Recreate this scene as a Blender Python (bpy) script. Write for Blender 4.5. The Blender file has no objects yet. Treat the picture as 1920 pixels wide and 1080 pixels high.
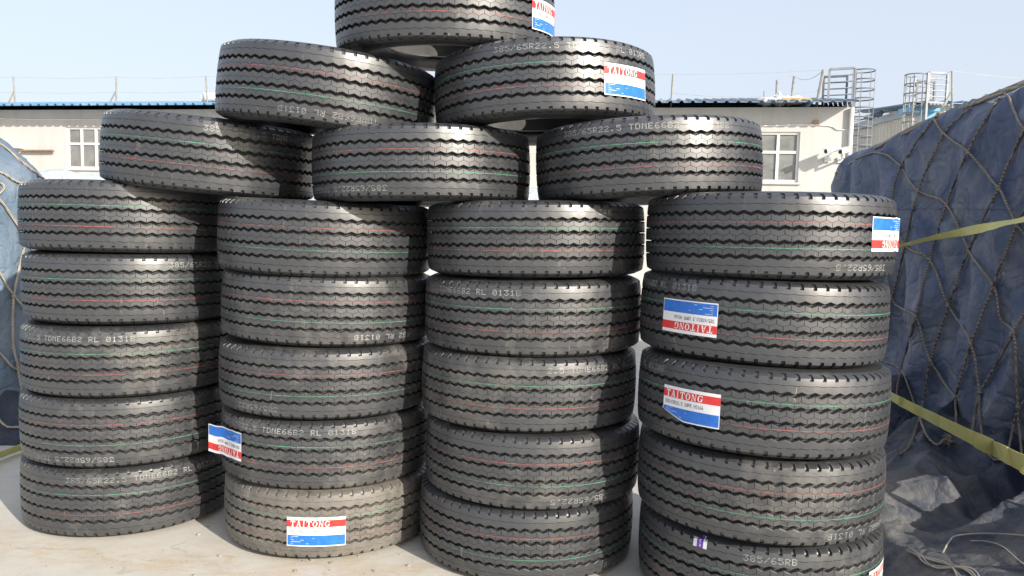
import bpy, bmesh, math, random
from mathutils import Vector, Matrix, Quaternion, noise

random.seed(7)
SC = bpy.context.scene
COL = SC.collection
rad = math.radians

# ------------------------------------------------------------------ camera, sky, sun, exposure
PITCH, ROLL, EYE, FPX = 0.08266, 0.02282, 1.6203, 1500.0
_fwd = Vector((0, math.cos(PITCH), -math.sin(PITCH)))
_up0 = Vector((0, math.sin(PITCH), math.cos(PITCH)))
_rt = Vector((1, 0, 0)) * math.cos(ROLL) + _up0 * math.sin(ROLL)
_up = Vector((1, 0, 0)) * -math.sin(ROLL) + _up0 * math.cos(ROLL)
CAM = Vector((0, 0, EYE))
cam_data = bpy.data.cameras.new('camera')
cam = bpy.data.objects.new('camera', cam_data)
COL.objects.link(cam)
m = Matrix((( _rt.x, _up.x, -_fwd.x, CAM.x), (_rt.y, _up.y, -_fwd.y, CAM.y), (_rt.z, _up.z, -_fwd.z, CAM.z), (0, 0, 0, 1)))
cam.matrix_world = m
cam_data.sensor_width = 36.0
cam_data.lens = 36.0 * FPX / 1920.0
cam_data.clip_start = 0.05
cam_data.clip_end = 2000
SC.camera = cam

SUN_AZ, SUN_EL = 43.5, 24.0          # degrees right of "behind the camera", and height
sun_vec = Vector((math.sin(rad(SUN_AZ)) * math.cos(rad(SUN_EL)), -math.cos(rad(SUN_AZ)) * math.cos(rad(SUN_EL)), math.sin(rad(SUN_EL))))
world = bpy.data.worlds.new('World')
SC.world = world
world.use_nodes = True
wn = world.node_tree.nodes
sky = wn.new('ShaderNodeTexSky')
sky.sky_type = 'NISHITA'
sky.sun_disc = False
sky.sun_elevation = rad(SUN_EL)
sky.sun_rotation = rad(180 - SUN_AZ)
sky.altitude = 0
sky.air_density = 1.0
sky.dust_density = 4.0
sky.ozone_density = 1.0
wn['Background'].inputs['Strength'].default_value = 0.11
haze_mix = wn.new('ShaderNodeMixRGB')          # thin even high haze over the whole sky
haze_mix.inputs[0].default_value = 0.72
haze_mix.inputs[2].default_value = (2.68, 2.86, 3.27, 1)
world.node_tree.links.new(sky.outputs[0], haze_mix.inputs[1])
world.node_tree.links.new(haze_mix.outputs[0], wn['Background'].inputs[0])
sd = bpy.data.lights.new('sun', 'SUN')
sd.energy = 2.5
sd.angle = rad(0.55)
sd.color = (1.0, 0.935, 0.83)
so = bpy.data.objects.new('sun', sd)
COL.objects.link(so)
so.rotation_euler = sun_vec.to_track_quat('Z', 'Y').to_euler()
so.location = (6, -6, 8)
SC.view_settings.view_transform = 'Standard'
SC.view_settings.look = 'None'
SC.view_settings.exposure = 1.42
SC.view_settings.gamma = 1.0
SC.view_settings.use_curve_mapping = False
SC.render.resolution_x, SC.render.resolution_y = 1024, 576


# ------------------------------------------------------------------ measuring helpers (survey of the place)
def ray(px, py):
    return (_fwd + _rt * ((px - 960) / FPX) - _up * ((py - 540) / FPX)).normalized()

def at_depth(px, py, y):
    d = ray(px, py)
    return CAM + d * (y / d.y)

def at_x(px, py, x):
    d = ray(px, py)
    return CAM + d * (x / d.x)

def project(p):
    q = p - CAM
    z = q.dot(_fwd)
    return 960 + FPX * q.dot(_rt) / z, 540 - FPX * q.dot(_up) / z

# ------------------------------------------------------------------ object helpers
def tag(o, label=None, cat=None, group=None, kind=None):
    if label: o['label'] = label
    if cat: o['category'] = cat
    if group: o['group'] = group
    if kind: o['kind'] = kind
    return o

def empty(name, loc=(0, 0, 0), rot=None):
    o = bpy.data.objects.new(name, None)
    o.empty_display_size = 0.1
    COL.objects.link(o)
    o.location = loc
    if rot is not None:
        o.rotation_mode = 'QUATERNION'
        o.rotation_quaternion = rot
    return o

def link(name, mesh, parent=None):
    o = bpy.data.objects.new(name, mesh)
    COL.objects.link(o)
    if parent: o.parent = parent
    return o

class MB:
    """collects faces and turns them into one mesh"""
    def __init__(self):
        self.v, self.f = [], []
    def quad(self, a, b, c, d):
        n = len(self.v)
        self.v += [tuple(a), tuple(b), tuple(c), tuple(d)]
        self.f.append((n, n + 1, n + 2, n + 3))
    def poly(self, pts):
        n = len(self.v)
        self.v += [tuple(p) for p in pts]
        self.f.append(tuple(range(n, n + len(pts))))
    def box(self, x0, x1, y0, y1, z0, z1):
        n = len(self.v)
        for x in (x0, x1):
            for y in (y0, y1):
                for z in (z0, z1):
                    self.v.append((x, y, z))
        for f in ((0, 1, 3, 2), (4, 6, 7, 5), (0, 4, 5, 1), (2, 3, 7, 6), (0, 2, 6, 4), (1, 5, 7, 3)):
            self.f.append(tuple(n + i for i in f))
        return self
    def bar(self, a, b, w, h=None, up=(0, 0, 1)):
        a, b = Vector(a), Vector(b)
        h = h or w
        d = (b - a).normalized()
        u = Vector(up)
        s = d.cross(u)
        if s.length < 1e-4:
            s = d.cross(Vector((1, 0, 0)))
        s.normalize()
        u = s.cross(d)
        n = len(self.v)
        for p in (a, b):
            for i, j in ((-1, -1), (1, -1), (1, 1), (-1, 1)):
                self.v.append(tuple(p + s * (i * w / 2) + u * (j * h / 2)))
        for f in ((0, 1, 2, 3), (7, 6, 5, 4), (0, 4, 5, 1), (1, 5, 6, 2), (2, 6, 7, 3), (3, 7, 4, 0)):
            self.f.append(tuple(n + i for i in f))
        return self
    def tube(self, pts, r, k=6, closed=False):
        pts = [Vector(p) for p in pts]
        n0 = len(self.v)
        N = len(pts)
        ref = None
        for i, p in enumerate(pts):
            a = pts[(i - 1) % N] if (i > 0 or closed) else pts[0]
            b = pts[(i + 1) % N] if (i < N - 1 or closed) else pts[-1]
            d = (b - a)
            if d.length < 1e-9: d = Vector((0, 0, 1))
            d.normalize()
            if ref is None:
                ref = d.orthogonal().normalized()
            ref = (ref - d * ref.dot(d)).normalized()
            s = d.cross(ref)
            rr = r[i] if isinstance(r, (list, tuple)) else r
            for q in range(k):
                t = 2 * math.pi * q / k
                self.v.append(tuple(p + ref * (rr * math.cos(t)) + s * (rr * math.sin(t))))
        for i in range(N if closed else N - 1):
            j = (i + 1) % N
            for q in range(k):
                self.f.append((n0 + i * k + q, n0 + i * k + (q + 1) % k, n0 + j * k + (q + 1) % k, n0 + j * k + q))
        if not closed:
            self.f.append(tuple(n0 + q for q in reversed(range(k))))
            self.f.append(tuple(n0 + (N - 1) * k + q for q in range(k)))
        return self
    def grid(self, rows):
        n0 = len(self.v)
        w = len(rows[0])
        for r in rows:
            self.v += [tuple(p) for p in r]
        for i in range(len(rows) - 1):
            for j in range(w - 1):
                a = n0 + i * w + j
                self.f.append((a, a + 1, a + w + 1, a + w))
        return self
    def mesh(self, name, mat, smooth=None):
        me = bpy.data.meshes.new(name)
        me.from_pydata(self.v, [], self.f)
        me.update()
        if mat: me.materials.append(mat)
        if smooth is not None:
            me.shade_smooth()
            me.set_sharp_from_angle(angle=rad(smooth))
        return me
    def build(self, name, mat, parent=None, smooth=None):
        return link(name, self.mesh(name, mat, smooth), parent)

def smooth_path(pts, n=6):
    pts = [Vector(p) for p in pts]
    out = []
    for i in range(len(pts) - 1):
        p0 = pts[max(i - 1, 0)]; p1 = pts[i]; p2 = pts[i + 1]; p3 = pts[min(i + 2, len(pts) - 1)]
        for k in range(n):
            t = k / n
            out.append(0.5 * ((2 * p1) + (p2 - p0) * t + (2 * p0 - 5 * p1 + 4 * p2 - p3) * t * t + (3 * p1 - p0 - 3 * p2 + p3) * t ** 3))
    out.append(pts[-1])
    return out

# ------------------------------------------------------------------ materials
class NT:
    def __init__(self, name):
        self.m = bpy.data.materials.new(name)
        self.m.use_nodes = True
        self.t = self.m.node_tree
        self.b = self.t.nodes['Principled BSDF']
        self.co = None
    def n(self, typ, **kw):
        nd = self.t.nodes.new(typ)
        for k, v in kw.items():
            setattr(nd, k, v)
        return nd
    def l(self, a, b):
        self.t.links.new(a, b)
    def coords(self, obj=True):
        if self.co is None:
            self.co = self.n('ShaderNodeTexCoord').outputs['Object' if obj else 'Generated']
        return self.co
    def geo(self):
        return self.n('ShaderNodeNewGeometry').outputs['Position']
    def mapping(self, vec, scale=(1, 1, 1), loc=None):
        mp = self.n('ShaderNodeMapping')
        mp.inputs['Scale'].default_value = scale
        self.l(vec, mp.inputs['Vector'])
        if loc is not None: self.l(loc, mp.inputs['Location'])
        return mp.outputs[0]
    def noise(self, vec, scale, detail=4, rough=0.55, dist=0.0):
        nd = self.n('ShaderNodeTexNoise')
        nd.inputs['Scale'].default_value = scale
        nd.inputs['Detail'].default_value = detail
        nd.inputs['Roughness'].default_value = rough
        nd.inputs['Distortion'].default_value = dist
        if vec is not None: self.l(vec, nd.inputs['Vector'])
        return nd.outputs['Fac']
    def ramp(self, fac, stops):
        r = self.n('ShaderNodeValToRGB')
        el = r.color_ramp.elements
        el[0].position, el[0].color = stops[0][0], (*stops[0][1], 1) if len(stops[0][1]) == 3 else stops[0][1]
        el[1].position, el[1].color = stops[-1][0], (*stops[-1][1], 1)
        for p, c in stops[1:-1]:
            e = el.new(p); e.color = (*c, 1)
        self.l(fac, r.inputs[0])
        return r.outputs[0]
    def val(self, fac, a, b, lo=0.0, hi=1.0):
        mr = self.n('ShaderNodeMapRange')
        mr.inputs[1].default_value, mr.inputs[2].default_value = a, b
        mr.inputs[3].default_value, mr.inputs[4].default_value = lo, hi
        self.l(fac, mr.inputs[0])
        return mr.outputs[0]
    def math(self, op, a, b=None):
        nd = self.n('ShaderNodeMath', operation=op)
        for i, x in enumerate((a, b)):
            if x is None: continue
            if isinstance(x, (int, float)): nd.inputs[i].default_value = x
            else: self.l(x, nd.inputs[i])
        return nd.outputs[0]
    def mix(self, fac, a, b, typ='MIX'):
        nd = self.n('ShaderNodeMixRGB', blend_type=typ)
        for i, x in ((0, fac), (1, a), (2, b)):
            if isinstance(x, (int, float)): nd.inputs[i].default_value = x
            elif isinstance(x, tuple): nd.inputs[i].default_value = (*x, 1)
            else: self.l(x, nd.inputs[i])
        return nd.outputs[0]
    def bump(self, h, strength=0.3, dist=0.01):
        bp = self.n('ShaderNodeBump')
        bp.inputs['Strength'].default_value = strength
        bp.inputs['Distance'].default_value = dist
        self.l(h, bp.inputs['Height'])
        self.l(bp.outputs[0], self.b.inputs['Normal'])
    def set(self, color=None, rough=None, spec=None, metal=None):
        for k, x in (('Base Color', color), ('Roughness', rough), ('Specular IOR Level', spec), ('Metallic', metal)):
            if x is None: continue
            if isinstance(x, tuple): self.b.inputs[k].default_value = (*x, 1)
            elif isinstance(x, (int, float)): self.b.inputs[k].default_value = x
            else: self.l(x, self.b.inputs[k])
        return self.m

def worn(name, c1, c2, rough=0.7, scale=4.0, bump=0.0, metal=0.0, spec=0.4, fine=60.0):
    t = NT(name)
    g = t.geo()
    a = t.noise(g, scale, 6, 0.6)
    b = t.noise(g, fine, 3, 0.6)
    f = t.math('ADD', t.math('MULTIPLY', a, 0.75), t.math('MULTIPLY', b, 0.25))
    col = t.ramp(f, [(0.33, c1), (0.66, c2)])
    if bump: t.bump(b, bump, 0.004)
    return t.set(col, rough, spec, metal)

def rubber_material(name, base, glossy):
    t = NT(name)
    seed = t.n('ShaderNodeAttribute', attribute_type='OBJECT', attribute_name='seed').outputs['Fac']
    dust = t.n('ShaderNodeAttribute', attribute_type='OBJECT', attribute_name='dust').outputs['Fac']
    cv = t.n('ShaderNodeCombineXYZ')
    for i in range(3): t.l(seed, cv.inputs[i])
    co = t.coords()
    p1 = t.mapping(co, (1, 1, 1), cv.outputs[0])
    big = t.noise(p1, 2.3, 5, 0.6, 0.6)
    mid = t.noise(p1, 11.0, 6, 0.7, 0.3)
    fine = t.noise(p1, 180.0, 3, 0.7)
    p2 = t.mapping(co, (26, 26, 3.0), cv.outputs[0])
    streak = t.noise(p2, 1.0, 4, 0.65)
    f = t.math('ADD', t.math('MULTIPLY', big, 0.55), t.math('MULTIPLY', mid, 0.45))
    th = t.math('SUBTRACT', 0.79, t.math('MULTIPLY', dust, 0.48))
    mask = t.val(t.math('SUBTRACT', f, th), -0.10, 0.22)
    veil = t.math('MULTIPLY', dust, t.val(fine, 0.2, 0.8, 0.10, 0.36))
    st = t.math('MULTIPLY', t.val(streak, 0.60, 0.78), 0.35)
    amt = t.math('MINIMUM', t.math('ADD', t.math('ADD', t.math('MULTIPLY', mask, 0.62), t.math('MULTIPLY', veil, 0.5)), t.math('MULTIPLY', st, t.val(big, 0.4, 0.6))), 0.85)
    clean = t.mix(t.val(mid, 0.3, 0.7), base, tuple(c * 1.5 for c in base))
    col = t.mix(amt, clean, (0.215, 0.192, 0.158))
    # a few pale scuffs
    p3 = t.mapping(co, (40, 40, 9.0), cv.outputs[0])
    sc = t.noise(p3, 1.0, 2, 0.4, 2.2)
    scm = t.math('MULTIPLY', t.val(sc, 0.735, 0.76), 0.45)
    col = t.mix(scm, col, (0.30, 0.26, 0.21))
    rg = t.math('ADD', t.val(mid, 0.3, 0.7, glossy - 0.05, glossy + 0.10), t.math('MULTIPLY', amt, 0.22))
    t.bump(t.math('ADD', fine, t.math('MULTIPLY', mid, 0.6)), 0.10, 0.002)
    return t.set(col, rg, 1.0)

M = {}
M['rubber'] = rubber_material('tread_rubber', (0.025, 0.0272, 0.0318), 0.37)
M['rubber_shade'] = rubber_material('groove_shade_rubber', (0.006, 0.006, 0.0065), 0.7)  # cavity shade of the grooves put into the colour, darker than the tread; liner shares it
M['rubber_side'] = rubber_material('sidewall_rubber', (0.016, 0.0175, 0.020), 0.42)
def printed(name, c, lo, hi, rough=0.5):
    """print on rubber, partly rubbed away"""
    t = NT(name)
    seed = t.n('ShaderNodeAttribute', attribute_type='OBJECT', attribute_name='seed').outputs['Fac']
    cv = t.n('ShaderNodeCombineXYZ')
    for i in range(3): t.l(seed, cv.inputs[i])
    p = t.mapping(t.coords(), (1, 1, 1), cv.outputs[0])
    n1 = t.noise(p, 7.0, 3, 0.6)
    n2 = t.noise(p, 90.0, 3, 0.7)
    f = t.math('ADD', t.math('MULTIPLY', n1, 0.7), t.math('MULTIPLY', n2, 0.3))
    a = t.val(f, lo, hi)
    t.l(a, t.b.inputs['Alpha'])
    return t.set(c, rough, 0.4)
M['green_line'] = printed('green_print', (0.10, 0.42, 0.24), 0.30, 0.75)
M['red_line'] = printed('red_print', (0.52, 0.13, 0.10), 0.32, 0.78)
M['lettering'] = printed('pale_print', (0.48, 0.48, 0.46), 0.25, 0.64)
M['paper'] = worn('label_paper', (0.74, 0.74, 0.76), (0.80, 0.80, 0.81), 0.38, 20, 0.0, 0, 0.5)
M['ink_red'] = worn('label_red', (0.60, 0.035, 0.035), (0.70, 0.05, 0.045), 0.35, 30)
M['ink_blue'] = worn('label_blue', (0.02, 0.13, 0.52), (0.03, 0.18, 0.62), 0.35, 30)
M['ink_white'] = worn('label_white', (0.76, 0.76, 0.77), (0.82, 0.82, 0.82), 0.4, 30)
M['ink_black'] = worn('label_black', (0.03, 0.03, 0.03), (0.05, 0.05, 0.05), 0.4, 30)
M['ink_purple'] = worn('sticker_purple', (0.10, 0.03, 0.30), (0.13, 0.04, 0.36), 0.4, 30)

# ground
t = NT('concrete')
g = t.geo()
n1 = t.noise(g, 0.7, 6, 0.6, 0.4); n2 = t.noise(g, 6.0, 6, 0.65); n3 = t.noise(g, 130, 3, 0.6)
base = t.ramp(t.math('ADD', t.math('MULTIPLY', n1, 0.5), t.math('MULTIPLY', n2, 0.5)), [(0.34, (0.42, 0.398, 0.352)), (0.5, (0.50, 0.478, 0.428)), (0.66, (0.55, 0.528, 0.48))])
st = t.noise(t.mapping(g, (0.55, 2.0, 1)), 1.6, 7, 0.68, 0.8)
pt = t.noise(t.mapping(g, (1.3, 5.0, 1)), 2.2, 6, 0.7, 0.5)
c = t.mix(t.math('MULTIPLY', t.val(st, 0.54, 0.66), t.val(pt, 0.42, 0.62, 0.05, 0.40)), base, (0.45, 0.36, 0.25))
c = t.mix(t.math('MULTIPLY', t.val(t.noise(g, 9.0, 6, 0.75, 1.0), 0.60, 0.72), 0.35), c, (0.24, 0.22, 0.20))
c = t.mix(t.val(n3, 0.70, 0.80, 0, 0.35), c, (0.20, 0.19, 0.17))
sep = t.n('ShaderNodeSeparateXYZ'); t.l(g, sep.inputs[0])
ln = t.math('ADD', t.math('ADD', sep.outputs[1], t.math('MULTIPLY', sep.outputs[0], 0.12)), t.math('MULTIPLY', t.math('SUBTRACT', n1, 0.5), 0.9))
dirt = t.math('MULTIPLY', t.val(t.math('ABSOLUTE', t.math('SUBTRACT', ln, 3.50)), 0.04, 0.20, 1, 0), t.val(t.noise(t.mapping(g, (2.2, 5.0, 1)), 3.0, 7, 0.72, 0.8), 0.42, 0.60))
c = t.mix(t.math('MULTIPLY', dirt, 0.65), c, (0.46, 0.36, 0.235))
peb = t.math('MULTIPLY', t.val(t.noise(g, 46.0, 4, 0.7), 0.62, 0.70), dirt)
c = t.mix(t.math('MULTIPLY', peb, 0.6), c, (0.27, 0.23, 0.18))
grit = t.noise(g, 75.0, 5, 0.8)
c = t.mix(t.math('MULTIPLY', t.val(grit, 0.56, 0.68), 0.16), c, (0.30, 0.28, 0.25))
c = t.mix(t.math('MULTIPLY', t.val(grit, 0.44, 0.34), 0.14), c, (0.58, 0.56, 0.52))
vo = t.n('ShaderNodeTexVoronoi', feature='DISTANCE_TO_EDGE'); vo.inputs['Scale'].default_value = 0.42
wv_ = t.n('ShaderNodeVectorMath', operation='ADD'); nz_ = t.n('ShaderNodeTexNoise'); nz_.inputs['Scale'].default_value = 3.0; nz_.inputs['Detail'].default_value = 6
t.l(g, nz_.inputs['Vector']); t.l(g, wv_.inputs[0])
sc_ = t.n('ShaderNodeVectorMath', operation='SCALE'); sc_.inputs['Scale'].default_value = 0.35
t.l(nz_.outputs['Color'], sc_.inputs[0]); t.l(sc_.outputs[0], wv_.inputs[1]); t.l(wv_.outputs[0], vo.inputs['Vector'])
crack = t.math('MULTIPLY', t.val(vo.outputs['Distance'], 0.0, 0.006, 1, 0), t.val(n2, 0.45, 0.6))
c = t.mix(t.math('MULTIPLY', crack, 0.28), c, (0.16, 0.14, 0.12))
t.bump(t.math('ADD', n3, t.math('MULTIPLY', n2, 2.0)), 0.25, 0.006)
M['concrete'] = t.set(c, 0.85, 0.25)

def tarp_material(name, cols, dirt, dirt_amt, foot=False):
    t = NT(name)
    g = t.geo()
    a = t.noise(g, 1.6, 6, 0.62, 0.7)
    b = t.noise(t.mapping(g, (3, 3, 0.7)), 2.0, 6, 0.7, 0.4)
    f2 = t.noise(g, 420, 2, 0.5)
    col = t.ramp(t.math('ADD', t.math('MULTIPLY', a, 0.6), t.math('MULTIPLY', b, 0.4)), [(0.34, cols[0]), (0.50, cols[1]), (0.66, cols[2])])
    d = t.math('MULTIPLY', t.val(t.noise(g, 3.1, 7, 0.72, 1.2), 0.47, 0.70), dirt_amt)
    col = t.mix(d, col, dirt)
    sp = t.math('MULTIPLY', t.val(t.noise(g, 38.0, 4, 0.75), 0.66, 0.72), 0.35)
    col = t.mix(sp, col, dirt)
    if foot:
        sp3 = t.n('ShaderNodeSeparateXYZ'); t.l(g, sp3.inputs[0])
        fx = t.math('MULTIPLY', t.val(sp3.outputs[0], 2.75, 1.95), t.val(sp3.outputs[1], 5.0, 4.1))
        fm = t.math('MULTIPLY', fx, t.val(t.noise(g, 5.0, 6, 0.7, 0.8), 0.36, 0.56))
        col = t.mix(t.math('MULTIPLY', fm, 0.40), col, (0.29, 0.265, 0.22))
    cr = t.noise(g, 9.0, 5, 0.6, 1.6)
    cr2 = t.n('ShaderNodeTexVoronoi', feature='DISTANCE_TO_EDGE')
    cr2.inputs['Scale'].default_value = 3.2
    wob = t.n('ShaderNodeVectorMath', operation='ADD')
    nz = t.n('ShaderNodeTexNoise'); nz.inputs['Scale'].default_value = 2.5; t.l(g, nz.inputs['Vector'])
    t.l(g, wob.inputs[0]); t.l(nz.outputs['Color'], wob.inputs[1])
    t.l(wob.outputs[0], cr2.inputs['Vector'])
    crease_ = t.val(cr2.outputs['Distance'], 0.0, 0.12)
    t.bump(t.math('ADD', t.math('ADD', t.math('MULTIPLY', cr, 1.0), t.math('MULTIPLY', crease_, 0.5)), t.math('MULTIPLY', f2, 0.06)), 0.6, 0.022)
    return t.set(col, 0.58, 0.32)
M['navy_tarp'] = tarp_material('navy_tarpaulin', ((0.046, 0.066, 0.132), (0.085, 0.108, 0.172), (0.160, 0.176, 0.220)), (0.28, 0.275, 0.265), 0.55)
M['pile_tarp'] = tarp_material('dusty_tarpaulin', ((0.014, 0.021, 0.040), (0.025, 0.034, 0.056), (0.045, 0.054, 0.077)), (0.20, 0.185, 0.16), 0.22, True)
M['blue_tarp'] = tarp_material('faded_blue_tarpaulin', ((0.075, 0.118, 0.172), (0.11, 0.16, 0.222), (0.17, 0.218, 0.268)), (0.22, 0.22, 0.22), 0.4)
M['pale_tarp'] = tarp_material('pale_tarpaulin', ((0.34, 0.40, 0.46), (0.42, 0.48, 0.54), (0.5, 0.54, 0.58)), (0.4, 0.38, 0.34), 0.4)

def rope_material(name, c1, c2):
    t = NT(name)
    g = t.geo()
    w = t.n('ShaderNodeTexWave', bands_direction='DIAGONAL')
    w.inputs['Scale'].default_value = 26
    w.inputs['Distortion'].default_value = 1.5
    t.l(g, w.inputs['Vector'])
    n = t.noise(g, 14, 5, 0.7)
    col = t.ramp(t.math('ADD', t.math('MULTIPLY', w.outputs['Fac'], 0.35), t.math('MULTIPLY', n, 0.65)), [(0.3, c1), (0.7, c2)])
    t.bump(w.outputs['Fac'], 0.7, 0.006)
    return t.set(col, 0.85, 0.2)
M['rope_dark'] = rope_material('dark_rope', (0.09, 0.075, 0.060), (0.30, 0.25, 0.205))
M['rope_mid'] = rope_material('weathered_rope', (0.15, 0.13, 0.11), (0.36, 0.315, 0.265))
M['rope_pale'] = rope_material('pale_rope', (0.22, 0.19, 0.15), (0.46, 0.41, 0.34))
M['strap'] = worn('yellow_webbing', (0.50, 0.47, 0.15), (0.62, 0.58, 0.24), 0.6, 9, 0.2)
M['twine'] = worn('grey_twine', (0.24, 0.22, 0.19), (0.44, 0.41, 0.36), 0.7, 9)
M['grit'] = worn('grit_stone', (0.16, 0.14, 0.12), (0.40, 0.36, 0.31), 0.9, 30)
t = NT('white_plaster')
g = t.geo()
a = t.noise(g, 0.8, 6, 0.6, 0.3); b = t.noise(t.mapping(g, (2.2, 2.2, 0.35)), 1.5, 6, 0.7)
col = t.ramp(t.math('ADD', t.math('MULTIPLY', a, 0.5), t.math('MULTIPLY', b, 0.5)), [(0.32, (0.42, 0.412, 0.39)), (0.5, (0.495, 0.49, 0.472)), (0.66, (0.54, 0.537, 0.522))])
dr = t.noise(t.mapping(g, (3.0, 3.0, 0.22)), 1.3, 5, 0.75)
col = t.mix(t.math('MULTIPLY', t.val(dr, 0.58, 0.72), 0.4), col, (0.44, 0.38, 0.30))
t.bump(t.noise(g, 60, 4, 0.6), 0.15, 0.006)
M['plaster'] = t.set(col, 0.85, 0.2)
M['window_frame'] = worn('white_window_frame', (0.68, 0.67, 0.65), (0.78, 0.77, 0.75), 0.45, 6)
t = NT('window_glass')
g = t.geo()
col = t.ramp(t.noise(t.mapping(g, (1, 1, 2.0)), 2.0, 5, 0.6, 0.6), [(0.35, (0.15, 0.155, 0.155)), (0.65, (0.235, 0.235, 0.225))])
M['glass'] = t.set(col, 0.16, 0.5)
M['roof_blue'] = worn('blue_roof_sheet', (0.06, 0.17, 0.30), (0.18, 0.31, 0.43), 0.45, 1.2, 0, 0.0, 0.5, 12)
M['roof_faded'] = worn('faded_roof_sheet', (0.10, 0.16, 0.23), (0.22, 0.29, 0.36), 0.5, 1.2, 0, 0.0, 0.5, 12)
M['cream_panel'] = worn('cream_cladding', (0.52, 0.51, 0.46), (0.62, 0.61, 0.56), 0.5, 1.5, 0, 0, 0.4, 20)
M['grey_steel'] = worn('grey_steel_paint', (0.24, 0.255, 0.27), (0.34, 0.355, 0.37), 0.5, 6, 0, 0.0)
M['dark_steel'] = worn('dark_steel_paint', (0.11, 0.125, 0.15), (0.18, 0.195, 0.22), 0.5, 6)
M['rusty'] = worn('rusty_steel', (0.13, 0.075, 0.045), (0.30, 0.22, 0.16), 0.8, 14)
M['bamboo'] = worn('weathered_pole', (0.20, 0.195, 0.18), (0.33, 0.32, 0.30), 0.8, 9)
M['wire'] = worn('galvanised_wire', (0.30, 0.31, 0.31), (0.42, 0.43, 0.43), 0.5, 9)
M['wood'] = worn('pale_plank', (0.40, 0.29, 0.17), (0.55, 0.42, 0.27), 0.8, 9)
M['white_plastic'] = worn('white_plastic', (0.70, 0.71, 0.72), (0.82, 0.82, 0.82), 0.4, 5)
M['black_plastic'] = worn('black_plastic', (0.02, 0.02, 0.02), (0.04, 0.04, 0.04), 0.35, 5)
M['blue_paint'] = worn('sky_blue_paint', (0.10, 0.30, 0.52), (0.17, 0.40, 0.62), 0.5, 4)
M['brick'] = worn('brown_block', (0.32, 0.19, 0.11), (0.45, 0.30, 0.19), 0.85, 20)

# ------------------------------------------------------------------ ground
mb = MB()
xs = [-600, -60, -15, -6, -3, 0, 3, 6, 15, 60, 600]
ys = [-300, -30, -6, 0, 3, 6, 9, 15, 30, 80, 900]
mb.grid([[(x, y, 0) for x in xs] for y in ys])
ground = tag(mb.build('ground', M['concrete']), 'pale dusty concrete yard with brown stains', None, None, 'structure')

# ------------------------------------------------------------------ white building
FA = at_depth(0, 300, 22.0); FB = at_depth(1593, 300, 18.0)
fe = Vector((FB.x - FA.x, FB.y - FA.y, 0)).normalized()
fn = Vector((-fe.y, fe.x, 0))                  # into the building
FO = Vector((FA.x, FA.y, 0))
FQ = Matrix(((fe.x, fn.x, 0), (fe.y, fn.y, 0), (0, 0, 1))).to_quaternion()
def fac(px, py, off=0.0):
    """pixel of the survey photo -> (along facade, height) on a plane parallel to the facade"""
    d = ray(px, py)
    k = ((FO + fn * off) - CAM).dot(fn) / d.dot(fn)
    p = CAM + d * k
    return (p - FO).dot(fe), p.z
S_END = fac(1592, 240)[0]
S0 = -9.0
EAVE = 0.5 * (fac(0, 195, -0.62)[1] + fac(1590, 199, -0.62)[1])
wb = tag(empty('white_building', FO, FQ), 'long white plastered shed with blue sheet roof behind the tyres', 'building')
def win_rect(x0, y0, x1, y1):
    a = fac(x0, y0); b = fac(x1, y1)
    return (a[0], b[0], b[1], a[1])
wr = win_rect(1421, 247, 1496, 342)
wl = win_rect(123, 238, 232, 317)
w3 = (wl[0] - 5.2, wl[1] - 5.2, wl[2], wl[3])
wm = (0.5 * (wl[1] + wr[0]) - 1.0, 0.5 * (wl[1] + wr[0]) + 1.0, wl[2], wl[3])
wins = [w3, wl, wm, wr]
mb = MB()
ss = sorted([S0, S_END] + [v for w in wins for v in w[:2]])
for i in range(len(ss) - 1):
    a, b = ss[i], ss[i + 1]
    hole = [w for w in wins if w[0] <= a + 1e-6 and b <= w[1] + 1e-6]
    spans = [(0, EAVE)] if not hole else [(0, hole[0][2]), (hole[0][3], EAVE)]
    for z0, z1 in spans:
        mb.quad((a, 0, z0), (b, 0, z0), (b, 0, z1), (a, 0, z1))
for w in wins:
    a, b, z0, z1 = w
    mb.quad((a, 0, z0), (a, 0, z1), (a, 0.12, z1), (a, 0.12, z0))
    mb.quad((b, 0, z1), (b, 0, z0), (b, 0.12, z0), (b, 0.12, z1))
    mb.quad((a, 0, z1), (b, 0, z1), (b, 0.12, z1), (a, 0.12, z1))
    mb.quad((b, 0, z0), (a, 0, z0), (a, 0.12, z0), (b, 0.12, z0))
DEEP = 10.0
mb.poly([(S_END, 0, 0), (S_END, DEEP, 0), (S_END, DEEP, EAVE), (S_END, DEEP / 2, EAVE + 0.8), (S_END, 0, EAVE)])
mb.poly([(S0, 0, 0), (S0, 0, EAVE), (S0, DEEP / 2, EAVE + 0.8), (S0, DEEP, EAVE), (S0, DEEP, 0)])
mb.quad((S0, DEEP, 0), (S0, DEEP, EAVE), (S_END, DEEP, EAVE), (S_END, DEEP, 0))
mb.build('wall', M['plaster'], wb)
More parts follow.
